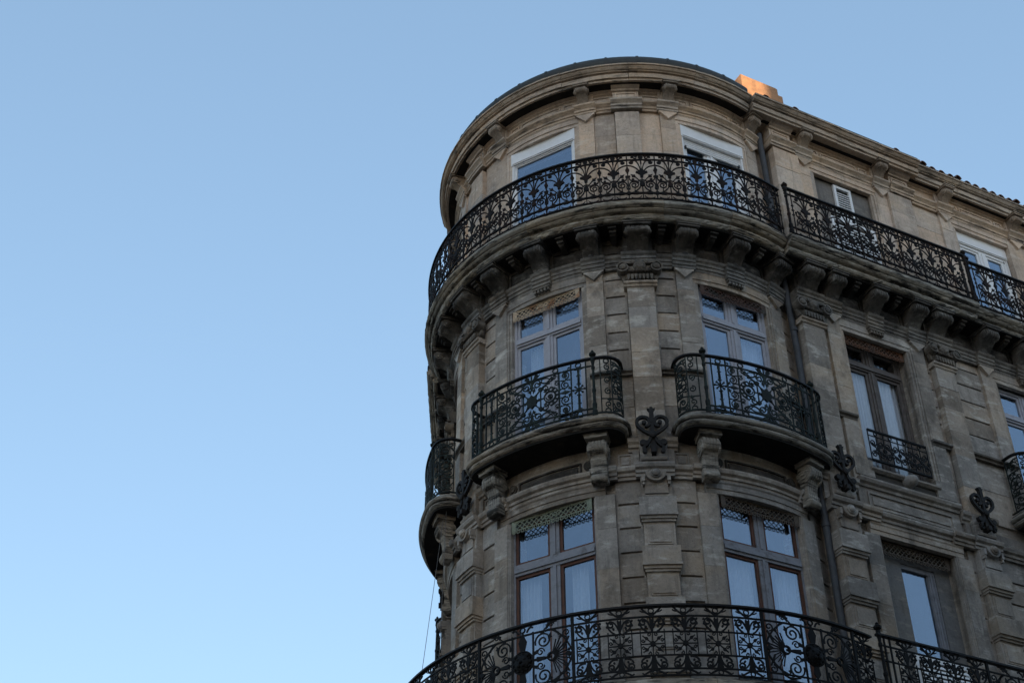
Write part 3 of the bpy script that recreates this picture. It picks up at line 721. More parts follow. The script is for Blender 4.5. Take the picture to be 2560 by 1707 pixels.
for fr in 'CFL':  # slab and cornice undersides: near-black sheets, soot plus painted shade
    q0, q1 = (ang(sym(aS)), ang(aS)) if fr == 'C' else (JOG3, 9.0)
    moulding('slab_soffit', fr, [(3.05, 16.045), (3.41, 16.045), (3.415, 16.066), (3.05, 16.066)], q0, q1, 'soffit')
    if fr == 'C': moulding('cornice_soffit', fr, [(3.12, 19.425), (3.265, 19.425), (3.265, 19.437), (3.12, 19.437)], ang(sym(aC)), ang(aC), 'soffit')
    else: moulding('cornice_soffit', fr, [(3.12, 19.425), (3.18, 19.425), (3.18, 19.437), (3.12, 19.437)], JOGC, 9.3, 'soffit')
# wall return where the forward facade bay ends
for z0, z1, mt in ((12.26, 15.0, 'stone_mid'), (16.38, 18.9, 'stone_top')): pass

# ------------------------------------------------------------------ roof: zinc gutter, tiles, chimney
def gut_prof(r, R, z): return [(R + r * C(rad(a)), z + r * S(rad(a))) for a in range(100, -100, -25)]
roof = MB()
rp = [(3.3 * C(rad(a)), 3.3 * S(rad(a))) for a in range(-200, -41, 4)]
fA = [site('F', s) @ Vector((3.3, 0, 0)) for s in (1.2, 9.4)]; lA = [site('L', s) @ Vector((3.3, 0, 0)) for s in (9.4, 1.2)]
eave = [(v.x, v.y) for v in lA] + rp + [(v.x, v.y) for v in fA]
fb_, lb_ = site('F', 9.4) @ Vector((-2.5, 0, 0)), site('L', 9.4) @ Vector((-2.5, 0, 0))
k = len(eave)
ridge = (.6, 2.0)
roof.add([(x, y, 19.70) for x, y in eave] + [(ridge[0], ridge[1], 20.65), (fb_.x, fb_.y, 21.1), (lb_.x, lb_.y, 21.1)],
         [(i, i + 1, k) for i in range(1, k - 2)] + [(0, 1, k), (0, k, k + 2), (k - 2, k - 1, k + 1), (k - 2, k + 1, k), ])
roof_o = link('roof', roof.mesh('roof', 'tile'), I4, B)
GUT = [(3.15, 19.70), (3.15, 20.0), (3.30, 20.015), (3.35, 20.0), (3.395, 19.96), (3.415, 19.91), (3.415, 19.86), (3.39, 19.77), (3.34, 19.70)]
GUT = [(d - .055 if d > 3.2 else d, z + .035) for d, z in GUT]
for i in range(15):
    a0 = sym(aC) + (aC - sym(aC)) * i / 15
    wdeg = (aC - sym(aC)) / 15
    w_ = ang(wdeg)
    def gfn(mb, m, w_=w_):
        mb.prof(m, GUT, -w_ / 2, w_ / 2, 4, True)
        mb.prof(m, [(d + .008 if d > 3.16 else d, z + (.008 if z > 19.95 else 0)) for d, z in GUT], -w_ / 2, -w_ / 2 + .035, 1)
    put('gutter_section', 0, gfn, 'zinc', 'C', a0 + wdeg / 2, roof_o, True)
def eave_tile(r):
    def fn(mb, m):
        n = 8; vs, fs = [], []
        for j, (d, z) in enumerate(((3.37, 0), (2.6, .20))):
            for rr in (r, r - .015):
                vs += [m(rr * C(PI * i / n), d, z + rr * S(PI * i / n)) for i in range(n + 1)]
        q = n + 1
        for i in range(n):
            fs += [(i, i + 1, 2 * q + i + 1, 2 * q + i), (q + i, q + i + 1, 3 * q + i + 1, 3 * q + i), (i, i + 1, q + i + 1, q + i), (2 * q + i, 2 * q + i + 1, 3 * q + i + 1, 3 * q + i)]
        mb.add(vs, fs)
    return fn
x = 0.8
while x < 9.2:
    hi = random.random()
    zz = 19.685 + (.13 if hi > .84 else .055 if hi > .6 else .0) + (.02 if x > 4.4 else 0)
    zput(zz, 'roof_tile', 0, eave_tile(.072), 'tile', 'F', x, roof_o, True)
    x += .21 + random.uniform(-.01, .01)
# slim zinc edge on the straight facade
stones('eave_flashing', 'F', [(3.2, 19.73), (3.41, 19.73), (3.43, 19.74), (3.43, 19.755), (3.2, 19.78)], JOGC + .03, 4.33, .9, 'zinc'); stones('eave_flashing', 'F', [(3.1, 19.735), (3.32, 19.73), (3.36, 19.74), (3.36, 19.775), (3.1, 19.80)], 4.40, 9.4, 1.0, 'zinc', -.03)
ch = MB()
ch.box(ms, 1.86, 2.74, .55, 1.80, 20.2, 22.46)
ch.box(ms, 2.74, 2.87, .58, 1.77, 20.2, 22.33)
ch.box(ms, 1.875, 2.73, .57, 1.78, 22.46, 22.50)
ch.box(ms, 1.86, 2.885, .54, 1.815, 21.55, 21.62)
link('chimney', ch.mesh('chimney', 'chimney'), site('F', 0), roof_o)

# ------------------------------------------------------------------ windows
def window(name, fr, p, hw, z0, z1, d, mt, style, trim=None, gl='glass'):
    """frame (part) with separate panes (sub-parts); flat, set in the opening at depth d"""
    mb = MB(); m = ms
    sx = style.get('sx', .055); t0, t1 = style.get('transom', (None, None)); mul = style.get('mullion', .10)
    mb.box(m, -hw, -hw + sx, d - .05, d + .01, z0, z1); mb.box(m, hw - sx, hw, d - .05, d + .01, z0, z1)
    mb.box(m, -hw + sx, hw - sx, d - .05, d + .01, z1 - sx, z1); mb.box(m, -hw + sx, hw - sx, d - .05, d + .01, z0, z0 + .07)
    lights = []
    bands = [(z0 + .07, z1 - sx)] if t0 is None else [(z0 + .07, t0), (t1, z1 - sx)]
    if t0 is not None:
        mb.box(m, -hw + sx, hw - sx, d - .05, d + .022, t0, t1); mb.box(m, -hw + sx, hw - sx, d, d + .045, t0 + (t1 - t0) * .25, t0 + (t1 - t0) * .6)
    for za, zb in bands:
        if mul:
            mb.box(m, -mul / 2, mul / 2, d - .05, d + .012, za, zb); mb.box(m, -.022, .022, d, d + .03, za, zb)
            lights += [(-hw + sx, -mul / 2, za, zb), (mul / 2, hw - sx, za, zb)]
        else: lights += [(-hw + sx, hw - sx, za, zb)]
    sf = style.get('sash', .045)
    for a, b, za, zb in lights:                      # sash rails round each light
        if not trim:
            for q in ((a, a + sf, za, zb), (b - sf, b, za, zb), (a + sf, b - sf, za, za + sf), (a + sf, b - sf, zb - sf, zb)): mb.box(m, q[0], q[1], d - .045, d - .008, q[2], q[3])
    fo = link(name, mb.mesh(name, mt), site(fr, p), B)
    if trim:
        for a, b, za, zb in lights:
            tb = MB()
            for q in ((a, a + sf, za, zb), (b - sf, b, za, zb), (a + sf, b - sf, za, za + sf), (a + sf, b - sf, zb - sf, zb)): tb.box(m, q[0], q[1], d - .045, d - .008, q[2], q[3])
            link('glazing_bead', tb.mesh('glazing_bead', trim), site(fr, p), fo)
    for a, b, za, zb in lights:
        pb = MB(); pb.box(m, a + sf * .8, b - sf * .8, d - .034, d - .028, za + sf * .8, zb - sf * .8)
        link('pane', pb.mesh('pane', gl), site(fr, p), fo)
    return fo
def curtain(name, label, fr, p, u0, u1, z0, z1, d, mt='curtain', folds=9):
    mb = MB(); n = folds * 6; vs = []
    for j in range(2):
        for i in range(n + 1):
            u = u0 + (u1 - u0) * i / n
            vs.append(ms(u, d + .022 * S(2 * PI * folds * i / n + .6 * S(i * .7)), (z0, z1)[j]))
    mb.add(vs, [(i, i + 1, n + 2 + i, n + 1 + i) for i in range(n)])
    me = mb.mesh(name, mt, True)
    o = link(name, me, site(fr, p)); sm = o.modifiers.new('thickness', 'SOLIDIFY'); sm.thickness = .004
    return tag(o, label, 'curtain', 'curtains behind the panes')
def lambrequin(fr, p, hw, zt, h, d, mt):
    """pierced metal valance across the head of an opening"""
    mb = MB(); m = mflat(d); zb = zt - h
    mb.bar(m, [(-hw, zt - .012), (hw, zt - .012)], .03); mb.bar(m, [(-hw, zb + .05), (hw, zb + .05)], .012)
    st = .078; n = int(2 * hw / st)
    for i in range(-4, n + 1):
        for s in (1, -1):
            a = -hw + i * st; b = a + (h - .05)
            p0, p1 = (max(a, -hw), 0), (min(b, hw), 0)
            if p1[0] - p0[0] < .02: continue
            q0 = zb + .05 + (p0[0] - a); q1 = zb + .05 + (p1[0] - a)
            pts = [(p0[0], q0), (p1[0], q1)]
            mb.bar(m, pts if s > 0 else mir(pts), .0125, .008, .002 * s)
    for i in range(int(2 * hw / .07)):
        mb.ring(m, -hw + .035 + .07 * i, zb + .025, .024, .012, .01, 0, 8)
    for s in (-1, 1): mb.leaf(m, [(s * hw, zt), (s * hw, zb + .02), (s * (hw - .07), zb + .02), (s * (hw - .07), zt)], .01)
    for i in range(5):                               # scroll ornament in the middle
        mb.bar(m, spiral((i - 2) * .06, zt - h * .42, .045, .012, 90 * i, 1.2, 12), .014, .012, .008)
    return link('window_valance', mb.mesh('window_valance', mt), site(fr, p), B)

vis_label = {('C', -63.6): 'right rotunda', ('C', -121.2): 'left rotunda'}
for fr, p in [('C', b) for b in BAY_C] + [('F', 5.9), ('L', 2.70), ('L', 5.9)]:
    # second storey: white cross window
    d2 = 2.915 if fr == 'C' else 2.93
    window('window', fr, p, HO[2] - .02, 12.40, 15.19, d2, 'lilac', dict(transom=(14.53, 14.67), mullion=.13))
    lt = {-63.6: 'lat_dark', -121.2: 'lat_rust'}.get(p, 'lat_dark')
    if fr == 'C': lambrequin(fr, p, HO[2] - .045, 15.19, .20, 3.00, lt)
    # first storey: grey french window with brown beads
    window('window', fr, p, HO[1] - .004, 8.40, 11.43, 2.90 if fr == 'C' else 2.9, 'greywood', dict(transom=(10.60, 10.77), mullion=.15, sash=.04), 'brown')
    lambrequin(fr, p, HO[1] - .045, 11.43, .20, 2.985, 'lat_green' if p == -121.2 else 'lat_brown')
# third storey windows with roller shutter boxes
def shutter_box(fr, p, hw, zt, h, slats, d=2.99):
    mb = MB(); mb.box(ms, -hw, hw, d - .20, d, zt - h, zt); mb.box(ms, -hw + .03, hw - .03, d - .02, d + .012, zt - h + .02, zt - h + .035)
    for s in (-1, 1): mb.box(ms, *sorted((s * hw, s * (hw - .045))), d - .10, d - .015, DECK3, zt - h)
    bx = link('roller_shutter', mb.mesh('roller_shutter', 'white'), site(fr, p), B)
    for i in range(slats):
        z = zt - h - .045 * (i + 1)
        put('shutter_slat', (hw, d), lambda mb, m: mb.prof(ms, [(d - .075, 0), (d - .055, .004), (d - .048, .02), (d - .055, .038), (d - .075, .042)], -hw + .045, hw - .045), 'white', fr, p, bx).matrix_basis = Matrix.Translation((0, 0, z)) @ site(fr, p)
    if slats:
        for s in (-1, 1):
            kb = MB(); kb.box(ms, s * (hw - .09) - .012, s * (hw - .09) + .012, d - .06, d - .02, zt - h - .045 * slats - .05, zt - h - .045 * slats)
            link('shutter_stop', kb.mesh('shutter_stop', 'pipe'), site(fr, p), bx)
h3 = HO[3]
for fr, p, sl, mul in (('C', -121.2, 0, 0), ('C', -63.6, 4, .17), ('C', -178.8, 0, .17), ('F', 5.9, 1, .17), ('L', 2.7, 0, .15), ('L', 5.9, 0, .15)):
    shutter_box(fr, p, h3 - .006, 18.72, .27, sl)
    window('window', fr, p, h3 - .055, DECK3 + .02, 18.445, 2.955 if sl < 2 else 2.90, 'white', dict(mullion=mul, sash=.05, sx=.055) if mul else dict(mullion=0, sash=.02, sx=.02))
# closed-up bay of the facade
p = 2.70
def infill(mb, m):
    for a, b, z0, z1 in ((-.63, -.17, 16.38, 18.72), (.215, .63, 16.38, 18.72), (-.17, .215, 18.685, 18.72)): mb.box(m, a, b, 2.80, 2.95, z0, z1)
put('window_infill', '3', infill, 'cement', 'F', p, wall)
def louver(name, u0, u1, z0, z1, d, pitch):
    mb = MB(); fr_ = .05
    for q in ((u0, u0 + fr_, z0, z1), (u1 - fr_, u1, z0, z1), (u0 + fr_, u1 - fr_, z0, z0 + .07), (u0 + fr_, u1 - fr_, z1 - .06, z1)): mb.box(ms, q[0], q[1], d - .03, d + .015, q[2], q[3])
    o = link(name, mb.mesh(name, 'white'), site('F', p), B)
    n = int((z1 - z0 - .15) / pitch)
    for i in range(n):
        z = z0 + .08 + pitch * i
        s = put('slat', (name, u0), lambda mb, m: mb.prof(ms, [(d - .014, pitch * .74), (d - .006, pitch * .76), (d + .012, .004), (d + .004, 0)], u0 + fr_, u1 - fr_), 'white', 'F', p, o)
        s.matrix_basis = Matrix.Translation((0, 0, z)) @ site('F', p)
    bk = MB(); bk.box(ms, u0 + fr_, u1 - fr_, d - .06, d - .045, z0 + .05, z1 - .05)
    link('shutter_back', bk.mesh('shutter_back', 'dark_plain'), site('F', p), o)
louver('louvred_shutter', -.17, .21, 17.87, 18.68, 2.985, .055)
louver('louvred_screen', -.36, .60, 16.42, 17.86, 2.985, .062)
def infill1(mb, m):
    for a, b, z0, z1 in ((-.685, -.22, 8.3, 11.32), (.41, .685, 8.3, 11.32), (-.22, .41, 11.20, 11.32)): mb.box(m, a, b, 2.74, 2.86, z0, z1)
put('window_infill', '1', infill1, 'cement', 'F', p, wall)
fo = MB(); d = 2.84
for q in ((.29, .41, 8.4, 11.20), (-.22, .29, 11.13, 11.20)): fo.box(ms, q[0], q[1], d - .05, d, q[2], q[3])
fo.box(ms, .32, .34, d, d + .015, 8.4, 11.15); fo.box(ms, .375, .39, d, d + .02, 8.4, 11.15)
wf = link('window', fo.mesh('window', 'greywood'), site('F', p), B)
pb = MB(); pb.box(ms, -.22, .29, d - .045, d - .04, 8.4, 11.13); link('pane', pb.mesh('pane', 'glass'), site('F', p), wf)
lambrequin('F', p, .65, 11.43, .22, 2.95, 'lat_brown')
louver('louvred_screen', -.36, .60, 8.42, 9.72, 2.93, .062)
# second storey facade window: bare wood, net curtains and a small guard rail
window('window', 'F', p, HO[2] - .004, 12.50, 15.19, 2.82, 'oldwood', dict(transom=(14.68, 14.81), mullion=.13, sash=.05), None, 'glass_clear')
lambrequin('F', p, HO[2] - .02, 15.19, .19, 2.97, 'lat_orange')
curtain('curtain', 'white net curtain in left half of bare wooden facade window', 'F', p, -.56, -.04, 12.5, 14.74, 2.73)
curtain('curtain', 'white net curtain in right half of bare wooden facade window', 'F', p, .04, .56, 12.5, 14.74, 2.73, folds=7)
curtain('curtain', 'pale narrow curtain behind left pane above scrolled middle balcony', 'C', -121.2, -.40, -.14, 12.4, 14.5, 2.78, folds=5)
curtain('curtain', 'pale curtain behind right pane above balcony beside downpipe', 'C', -63.6, .12, .52, 12.4, 14.5, 2.78, folds=6)
curtain('curtain', 'pale drape in left leaf of brown trimmed window under green valance', 'C', -121.2, -.60, -.30, 8.4, 10.7, 2.76, folds=5)
curtain('curtain', 'pale drape in right leaf of brown trimmed window under green valance', 'C', -121.2, .18, .42, 8.4, 10.7, 2.76, folds=4)
curtain('curtain', 'pale drape in left leaf of brown trimmed window under dark valance', 'C', -63.6, -.5, -.12, 8.4, 10.7, 2.76, folds=6)
curtain('curtain', 'pale drape in right leaf of brown trimmed window under dark valance', 'C', -63.6, .28, .6, 8.4, 10.7, 2.76, folds=5)

# ------------------------------------------------------------------ ironwork
T_ = .016
def both(mb, m, pts, w, t=T_, d=0.):
    mb.bar(m, pts, w, t, d); mb.bar(m, mir(pts), w, t, d)
def bud(u, z, L, a, w=.02):
    ca, sa = C(rad(a)), S(rad(a))
    raw = [(0, 0), (w * .6, L * .25), (w * 1.9, L * .55), (w * .9, L * .6), (0, L), (-w * .9, L * .6), (-w * 1.9, L * .55), (-w * .6, L * .25)]
    return [(u + x_ * ca - y_ * sa, z + x_ * sa + y_ * ca) for x_, y_ in raw]
def panel_top(W_):
    """palmette panel of the upper balcony, W_ wide, 1.0 high"""
    def fn(mb, m):
        hw = W_ / 2; k = W_ / .443; w = .017
        mb.bar(m, [(hw, .03), (hw, 1.0)], .018, .02); mb.disc(m, hw, .66, .033, .03, 0, 8); mb.disc(m, hw, .16, .035, .03, 0, 8); mb.bar(m, [(hw, .60), (hw, .72)], .032, .025)
        mb.bar(m, [(-hw, .887), (0, .887), (hw, .887)], .022, .024); mb.bar(m, [(-hw, .16), (0, .16), (hw, .16)], .024, .03); mb.bar(m, [(-hw, .034), (0, .034), (hw, .034)], .022, .03)
        # frieze scrolls
        mb.leaf(m, [(-.03, .995), (.03, .995), (.04, .94), (.015, .895), (-.015, .895), (-.04, .94)])
        both(mb, m, spiral(.085, .945, .042, .012, 150, -1.3, 14), .015); both(mb, m, bez((.02, .99), (.08, 1.0), (.15, .955), 5), .016)
        for s in (-1, 1):
            mb.leaf(m, [(s * .125, .99), (s * .165, .985), (s * .15, .955), (s * .16, .93), (s * .12, .93), (s * .11, .96)])
        # calyx and fronds
        mb.leaf(m, [(-.022, .50), (.022, .50), (.03, .56), (.06, .585), (.095, .60), (.085, .635), (.045, .63), (.03, .665), (.012, .68), (-.012, .68), (-.03, .665), (-.045, .63), (-.085, .635), (-.095, .60), (-.06, .585), (-.03, .56)], .022)
        mb.bar(m, [(0, .66), (0, .887)], .016); mb.bar(m, [(0, .80), (0, .887)], .026)
        both(mb, m, bez((.015, .66), (.03, .80), (.085, .865), 6), w); both(mb, m, bez((.04, .64), (.10, .755), (hw, .765), 7), w)
        both(mb, m, bez((.05, .872), (.13, .875), (.175, .835), 5) + spiral(.148, .83, .036, .01, 10, -.9, 9), w); mb.disc(m, .148, .83, .02, .02, 0, 8); mb.disc(m, -.148, .83, .02, .02, 0, 8)
        # stem, flower, petals
        mb.bar(m, [(0, .16), (0, .52)], .018); mb.disc(m, 0, .35, .043, .03, 0, 10); mb.bar(m, arc(0, .36, .085, 15, 165, 8), .014)
        for a in (55, 73, 107, 125): mb.bar(m, [(.03 * C(rad(a)), .36 + .03 * S(rad(a))), (.085 * C(rad(a)), .36 + .085 * S(rad(a)))], .012)
        for s in (-1, 1):
            mb.leaf(m, bud(s * .085, .49, .12, -s * 48)); mb.bar(m, [(s * .045, .43), (s * .10, .505)], .014)
            mb.disc(m, s * .142, .455, .022, .02, 0, 8); mb.disc(m, s * .2, .52, .02, .02, 0, 8); mb.disc(m, s * .12, .165, .02, .025, 0, 6)
        both(mb, m, spiral(.125, .335, .075, .014, 60, 1.55, 20), .017)
        both(mb, m, arc(.125, .335, .078, 60, -5, 5) + bez((.20, .32), (.19, .235), (hw, .245), 5), w)
        both(mb, m, bez((.055, .38), (.08, .43), (.14, .425), 5) + bez((.14, .425), (.21, .43), (.2, .515), 5), w)
        both(mb, m, bez((.03, .33), (.035, .25), (.12, .20), 5), w); both(mb, m, [(.12, .26), (.13, .17)], .014)
        for s in (-1, 1): mb.leaf(m, [(s * .03, .165), (s * .08, .19), (s * .15, .185), (s * .18, .16), (s * .15, .135), (s * .08, .13)], .02)
        for s in (-1, 1): mb.bar(m, arc(s * .112, .10, .085, 210 if s < 0 else 180, 360 if s < 0 else 330, 5, .05), .01)
        mb.bar(m, [(0, .03), (0, .16)], .014)
    return fn
def stub_top(L):
    """narrow end bay of the upper balcony with upright bars"""
    def fn(mb, m):
        for z, w in ((.887, .022), (.16, .024), (.034, .022)): mb.bar(m, [(-L / 2, z), (L / 2, z)], w, .024)
        for u in (-L * .28, L * .28):
            mb.bar(m, [(u, .03), (u, 1.0)], .016)
            for z in (.45, .55, .65): mb.leaf(m, [(u - .03, z), (u, z + .04), (u + .03, z), (u, z - .03)])
    return fn
FIN = [(.0, .995), (.028, 1.0), (.028, 1.02), (.016, 1.03), (.042, 1.055), (.046, 1.08), (.03, 1.10), (.016, 1.11), (.02, 1.125), (.008, 1.145), (.0, 1.15)]
def post(h=1.0, rr=.022, d=0.):
    def fn(mb, m):
        k = rr / .022
        mb.lathe(m, 0, d, [(.034 * k, 0), (.034 * k, .09), (.022 * k, .11), (.03 * k, .16), (.03 * k, .20), (.018 * k, .24), (.02 * k, .40), (.026 * k, .42), (.026 * k, .45), (.018 * k, .47), (.016 * k, .80), (.024 * k, .82), (.024 * k, .85), (.016 * k, .87), (.022 * k, .93), (.03 * k, .96), (.026 * k, 1.0)] + [(r * k, z) for r, z in FIN[2:]], 8)
    return fn
def rail_strip(m, pts_u, z, w, h, n): return None
def handrail(m, u0, u1, z, n, w=.06, h=.035):
    mb = MB(); mb.prof(m, [(-w / 2, z), (w / 2, z), (w / 2, z + h * .7), (w * .25, z + h), (-w * .25, z + h), (-w / 2, z + h * .7)], u0, u1, n)
    return mb
def rput(name, key, fn, mt, m, M4, parent):
    k = (name, key, mt)
    if k not in cache:
        mb = MB(); fn(mb, m); cache[k] = mb.mesh(name, mt)
    return link(name, cache[k], M4, parent)
# upper balcony railing round the rotunda
RT = 3.555
rt = handrail(mring(RT), rad(sym(aS)) * RT, rad(aS) * RT, DECK3 + 1.0, 70)
rail3 = link('upper_railing', rt.mesh('upper_railing', 'iron_rail'), I4, B)
pa = math.degrees(.443 / RT)
npan = 20
a_first = -93.99 + pa * .5 - pa * 13
last = -93.99
Zt3 = Matrix.Translation((0, 0, DECK3))
k0 = math.floor((aS - 1.0 - last) / pa); k1 = -math.floor((last - (sym(aS) + 1.0)) / pa)
for i in range(k1, k0):
    rput('railing_panel', 'top', panel_top(.443), 'iron_rust', mring(RT), Zt3 @ Matrix.Rotation(rad(last + pa * (i + .5)), 4, 'Z'), rail3)
for a, b in ((last + pa * k0, aS), (sym(aS), last + pa * k1)):
    L = rad(b - a) * RT
    rput('railing_end', round(L, 3), stub_top(L), 'iron_rust', mring(RT), Zt3 @ Matrix.Rotation(rad((a + b) / 2), 4, 'Z'), rail3)
for fr in 'FL':
    for (s0, s1, o_, n) in ((JOG3 + .02, 4.70, 3.56, 8), (4.78, 9.0, 3.475, 9)):
        mt = mflat(o_); hb = handrail(mt, s0, s1, DECK3 + 1.0, 1)
        ro = link('upper_railing', hb.mesh('upper_railing', 'iron_rail'), site(fr, 0), B)
        rput('railing_post', ('t', o_), post(1.0, .026), 'iron_rust', mt, Zt3 @ site(fr, s0 + .035), ro)
        rput('railing_post', ('t', o_), post(1.0, .026), 'iron_rust', mt, Zt3 @ site(fr, s1 - .035), ro)
        e = .17; Wp = (s1 - s0 - 2 * e) / n
        for i in range(n):
            rput('railing_panel', ('top', o_), panel_top(Wp), 'iron_rust', mt, Zt3 @ site(fr, s0 + e + Wp * (i + .5)), ro)
        for c in (s0 + e / 2, s1 - e / 2): rput('railing_end', ('s', o_), stub_top(e), 'iron_rust', mt, Zt3 @ site(fr, c), ro)

# lower balcony railing
def motif_low(W_):
    def fn(mb, m):
        hw = W_ / 2; w = .021
        for z, q in ((.83, .02), (.623, .016), (.32, .016), (.147, .018), (.065, .018)): mb.bar(m, [(-hw, z), (0, z), (hw, z)], q, .02)
        mb.ring(m, 0, .905, .033, .014, T_); mb.ring(m, 0, .10, .028, .012, T_, 0, 10)
        both(mb, m, bez((.0, .845), (.06, .87), (.125, .955), 5), w); both(mb, m, bez((.06, .89), (.11, .89), (.135, .915), 4), .013); both(mb, m, [(.03, .94), (.075, .955)], .014)
        both(mb, m, bez((.0, .137), (.06, .125), (.12, .08), 5), w); both(mb, m, [(.12, .08), (.15, .10)], .013)
        # upper vase
        mb.leaf(m, [(-.012, .62), (.012, .62), (.022, .70), (.03, .80), (.015, .815), (0, .79), (-.015, .815), (-.03, .80), (-.022, .70)])
        both(mb, m, bez((.015, .68), (.05, .80), (.115, .80), 6) + spiral(.105, .755, .045, .012, 80, -1.1, 12), w)
        both(mb, m, bez((.15, .76), (.14, .68), (.06, .63), 6), w); mb.disc(m, .075, .70, .016, .02, 0, 6); mb.disc(m, -.075, .70, .016, .02, 0, 6)
        for s in (-1, 1):
            for z in (.79, .73): mb.disc(m, s * .155, z, .014, .02, 0, 6)
        # middle cross
        for s in (-1, 1): mb.bar(m, [(s * .145, .32), (s * .145, .66)], .014)
        mb.bar(m, [(0, .32), (0, .62)], .014); mb.bar(m, [(-.145, .47), (.145, .47)], .013)
        mb.bar(m, [(-.12, .36), (.12, .58)], .013); mb.bar(m, [(-.12, .58), (.12, .36)], .013); mb.disc(m, 0, .47, .034, .035, 0, 8)
        for s in (-1, 1):
            for t in (-1, 1):
                mb.leaf(m, [(s * .05, .47 + t * .065), (s * .085, .47 + t * .05), (s * .11, .47 + t * .10), (s * .06, .47 + t * .09)])
                mb.bar(m, spiral(s * .045, .47 + t * .125, .026, .008, 90, s * 1.1, 9), .012); mb.bar(m, spiral(s * .115, .47 + t * .045, .024, .008, 0, s * 1.1, 9), .012)
        # lower inverted lyre
        both(mb, m, bez((.01, .31), (.03, .17), (.13, .155), 6) + spiral(.115, .20, .045, .012, -60, 1.15, 12), w)
        both(mb, m, bez((.04, .30), (.13, .31), (.15, .24), 5), w); mb.disc(m, .085, .255, .015, .02, 0, 6); mb.disc(m, -.085, .255, .015, .02, 0, 6)
        mb.leaf(m, [(-.012, .31), (.012, .31), (.02, .24), (.045, .155), (-.045, .155), (-.02, .24)])
    return fn
def panel_mask(Wm):
    """wide panel with round mask, big scrolls and sunburst fans"""
    def fn(mb, m):
        hw = Wm / 2; w = .023
        for s in (-1, 1):
            mb.bar(m, [(s * hw, .0), (s * hw, .97)], .036, .03)
            mb.bar(m, [(s * .15, .065), (s * .15, .85)], .02, .02)
        nn = 8
        for z, q in ((.83, .02), (.147, .018), (.065, .018)): mb.bar(m, [(-hw + Wm * i / nn, z) for i in range(nn + 1)], q, .02)
        for s in (1, -1):
            f = (lambda p: p) if s > 0 else mir
            mb.bar(m, f(spiral(.29, .70, .115, .018, 200, -1.75, 26)), .02); mb.bar(m, f(spiral(.29, .24, .115, .018, 160, 1.75, 26)), .02)
            mb.bar(m, f(bez((.25, .81), (.45, .88), (.50, .74), 6)), w); mb.bar(m, f(bez((.25, .13), (.45, .06), (.50, .20), 6)), w)
            mb.leaf(m, f(bud(.36, .70, .10, -20, .018))); mb.leaf(m, f(bud(.36, .24, .10, 200, .018)))
            mb.bar(m, f(spiral(.25, .56, .055, .014, 0, 1.3, 14)), .016); mb.bar(m, f(spiral(.25, .38, .055, .014, 0, -1.3, 14)), .016)
            mb.bar(m, f([(.13, .47), (.40, .47)]), .03); mb.leaf(m, f([(.20, .44), (.32, .455), (.32, .485), (.20, .50)]), .025)
            mb.ring(m, (s) * .40, .47, .05, .022, .03, 0, 12)
            for i, a in enumerate(range(-72, 73, 12)):
                L = .23 + .05 * (i % 2)
                p0 = (.40 + .055 * C(rad(a)), .47 + .055 * S(rad(a))); p1 = (.40 + L * C(rad(a)) * .85, .47 + L * S(rad(a)))
                mb.bar(m, f([p0, p1]), .014)
                if i % 2: mb.disc(m, f([p1])[0][0], p1[1], .016, .02, 0, 6)
            mb.bar(m, f(bez((hw, .47), (.60, .72), (.40, .83), 8)), w); mb.bar(m, f(bez((hw, .47), (.60, .22), (.40, .147), 8)), w)
            mb.bar(m, f(spiral(.60, .75, .055, .015, -90, -1.2, 12)), .016); mb.bar(m, f(spiral(.60, .20, .055, .015, 90, 1.2, 12)), .016)
            mb.leaf(m, f([(.57, .47), (.63, .51), (.67, .47), (.63, .43)]), .025)
            mb.bar(m, f([(.56, .55), (.63, .70)]), .024); mb.bar(m, f([(.56, .39), (.63, .24)]), .024)
            mb.bar(m, f(bez((.06, .86), (.10, .95), (.15, .91), 5)), w); mb.bar(m, f(spiral(.40, .90, .04, .012, 0, 1.2, 10)), .015); mb.leaf(m, f(bud(.34, .85, .10, -15, .016)))
            mb.bar(m, f(bez((.30, .84), (.38, .93), (.48, .93), 5)), .015); mb.leaf(m, f(bud(.15, .47 + .06, .09, -40, .016))); mb.leaf(m, f(bud(.15, .47 - .06, .09, 220, .016)))
        mb.ring(m, 0, .905, .035, .015, T_); mb.ring(m, 0, .10, .028, .012, T_, 0, 10)
        mb.bar(m, [(0, .60), (0, .86)], .03); mb.leaf(m, [(-.03, .62), (.03, .62), (.06, .74), (.02, .82), (-.02, .82), (-.06, .74)])
        mb.leaf(m, [(-.03, .33), (.03, .33), (.05, .22), (0, .15), (-.05, .22)])
    return fn
def mask(mb, m):
    mb.boss(m, 0, .47, [(.155, -.012), (.155, .01), (.14, .016), (.135, .006)], 22)
    mb.boss(m, 0, .46, [(.11, 0), (.112, .015), (.095, .04), (.06, .055), (.03, .06)], 16)
    for s in (-1, 1):
        mb.boss(m, s * .048, .50, [(.022, .04), (.018, .06), (.008, .064)], 7); mb.boss(m, s * .085, .545, [(.028, .0), (.024, .04), (.01, .05)], 7); mb.boss(m, s * .03, .415, [(.03, .03), (.024, .07), (.01, .078)], 8)
    mb.boss(m, 0, .455, [(.024, .05), (.018, .085), (.008, .092)], 8)
    for i in range(12):
        a = 2 * PI * i / 12; mb.boss(m, .108 * C(a), .465 + .108 * S(a), [(.026, .0), (.022, .025), (.01, .03)], 6)
RL = 3.79
lr = handrail(mring(RL), rad(sym(a1)) * RL, rad(a1) * RL, DECK1 + .955, 70, .07)
rail1 = link('lower_railing', lr.mesh('lower_railing', 'iron_rail'), I4, B)
Zt1 = Matrix.Translation((0, 0, DECK1))
half = 10.3
WM = rad(2 * half) * RL
bay1 = [-64.9, -121.2, -177.5]
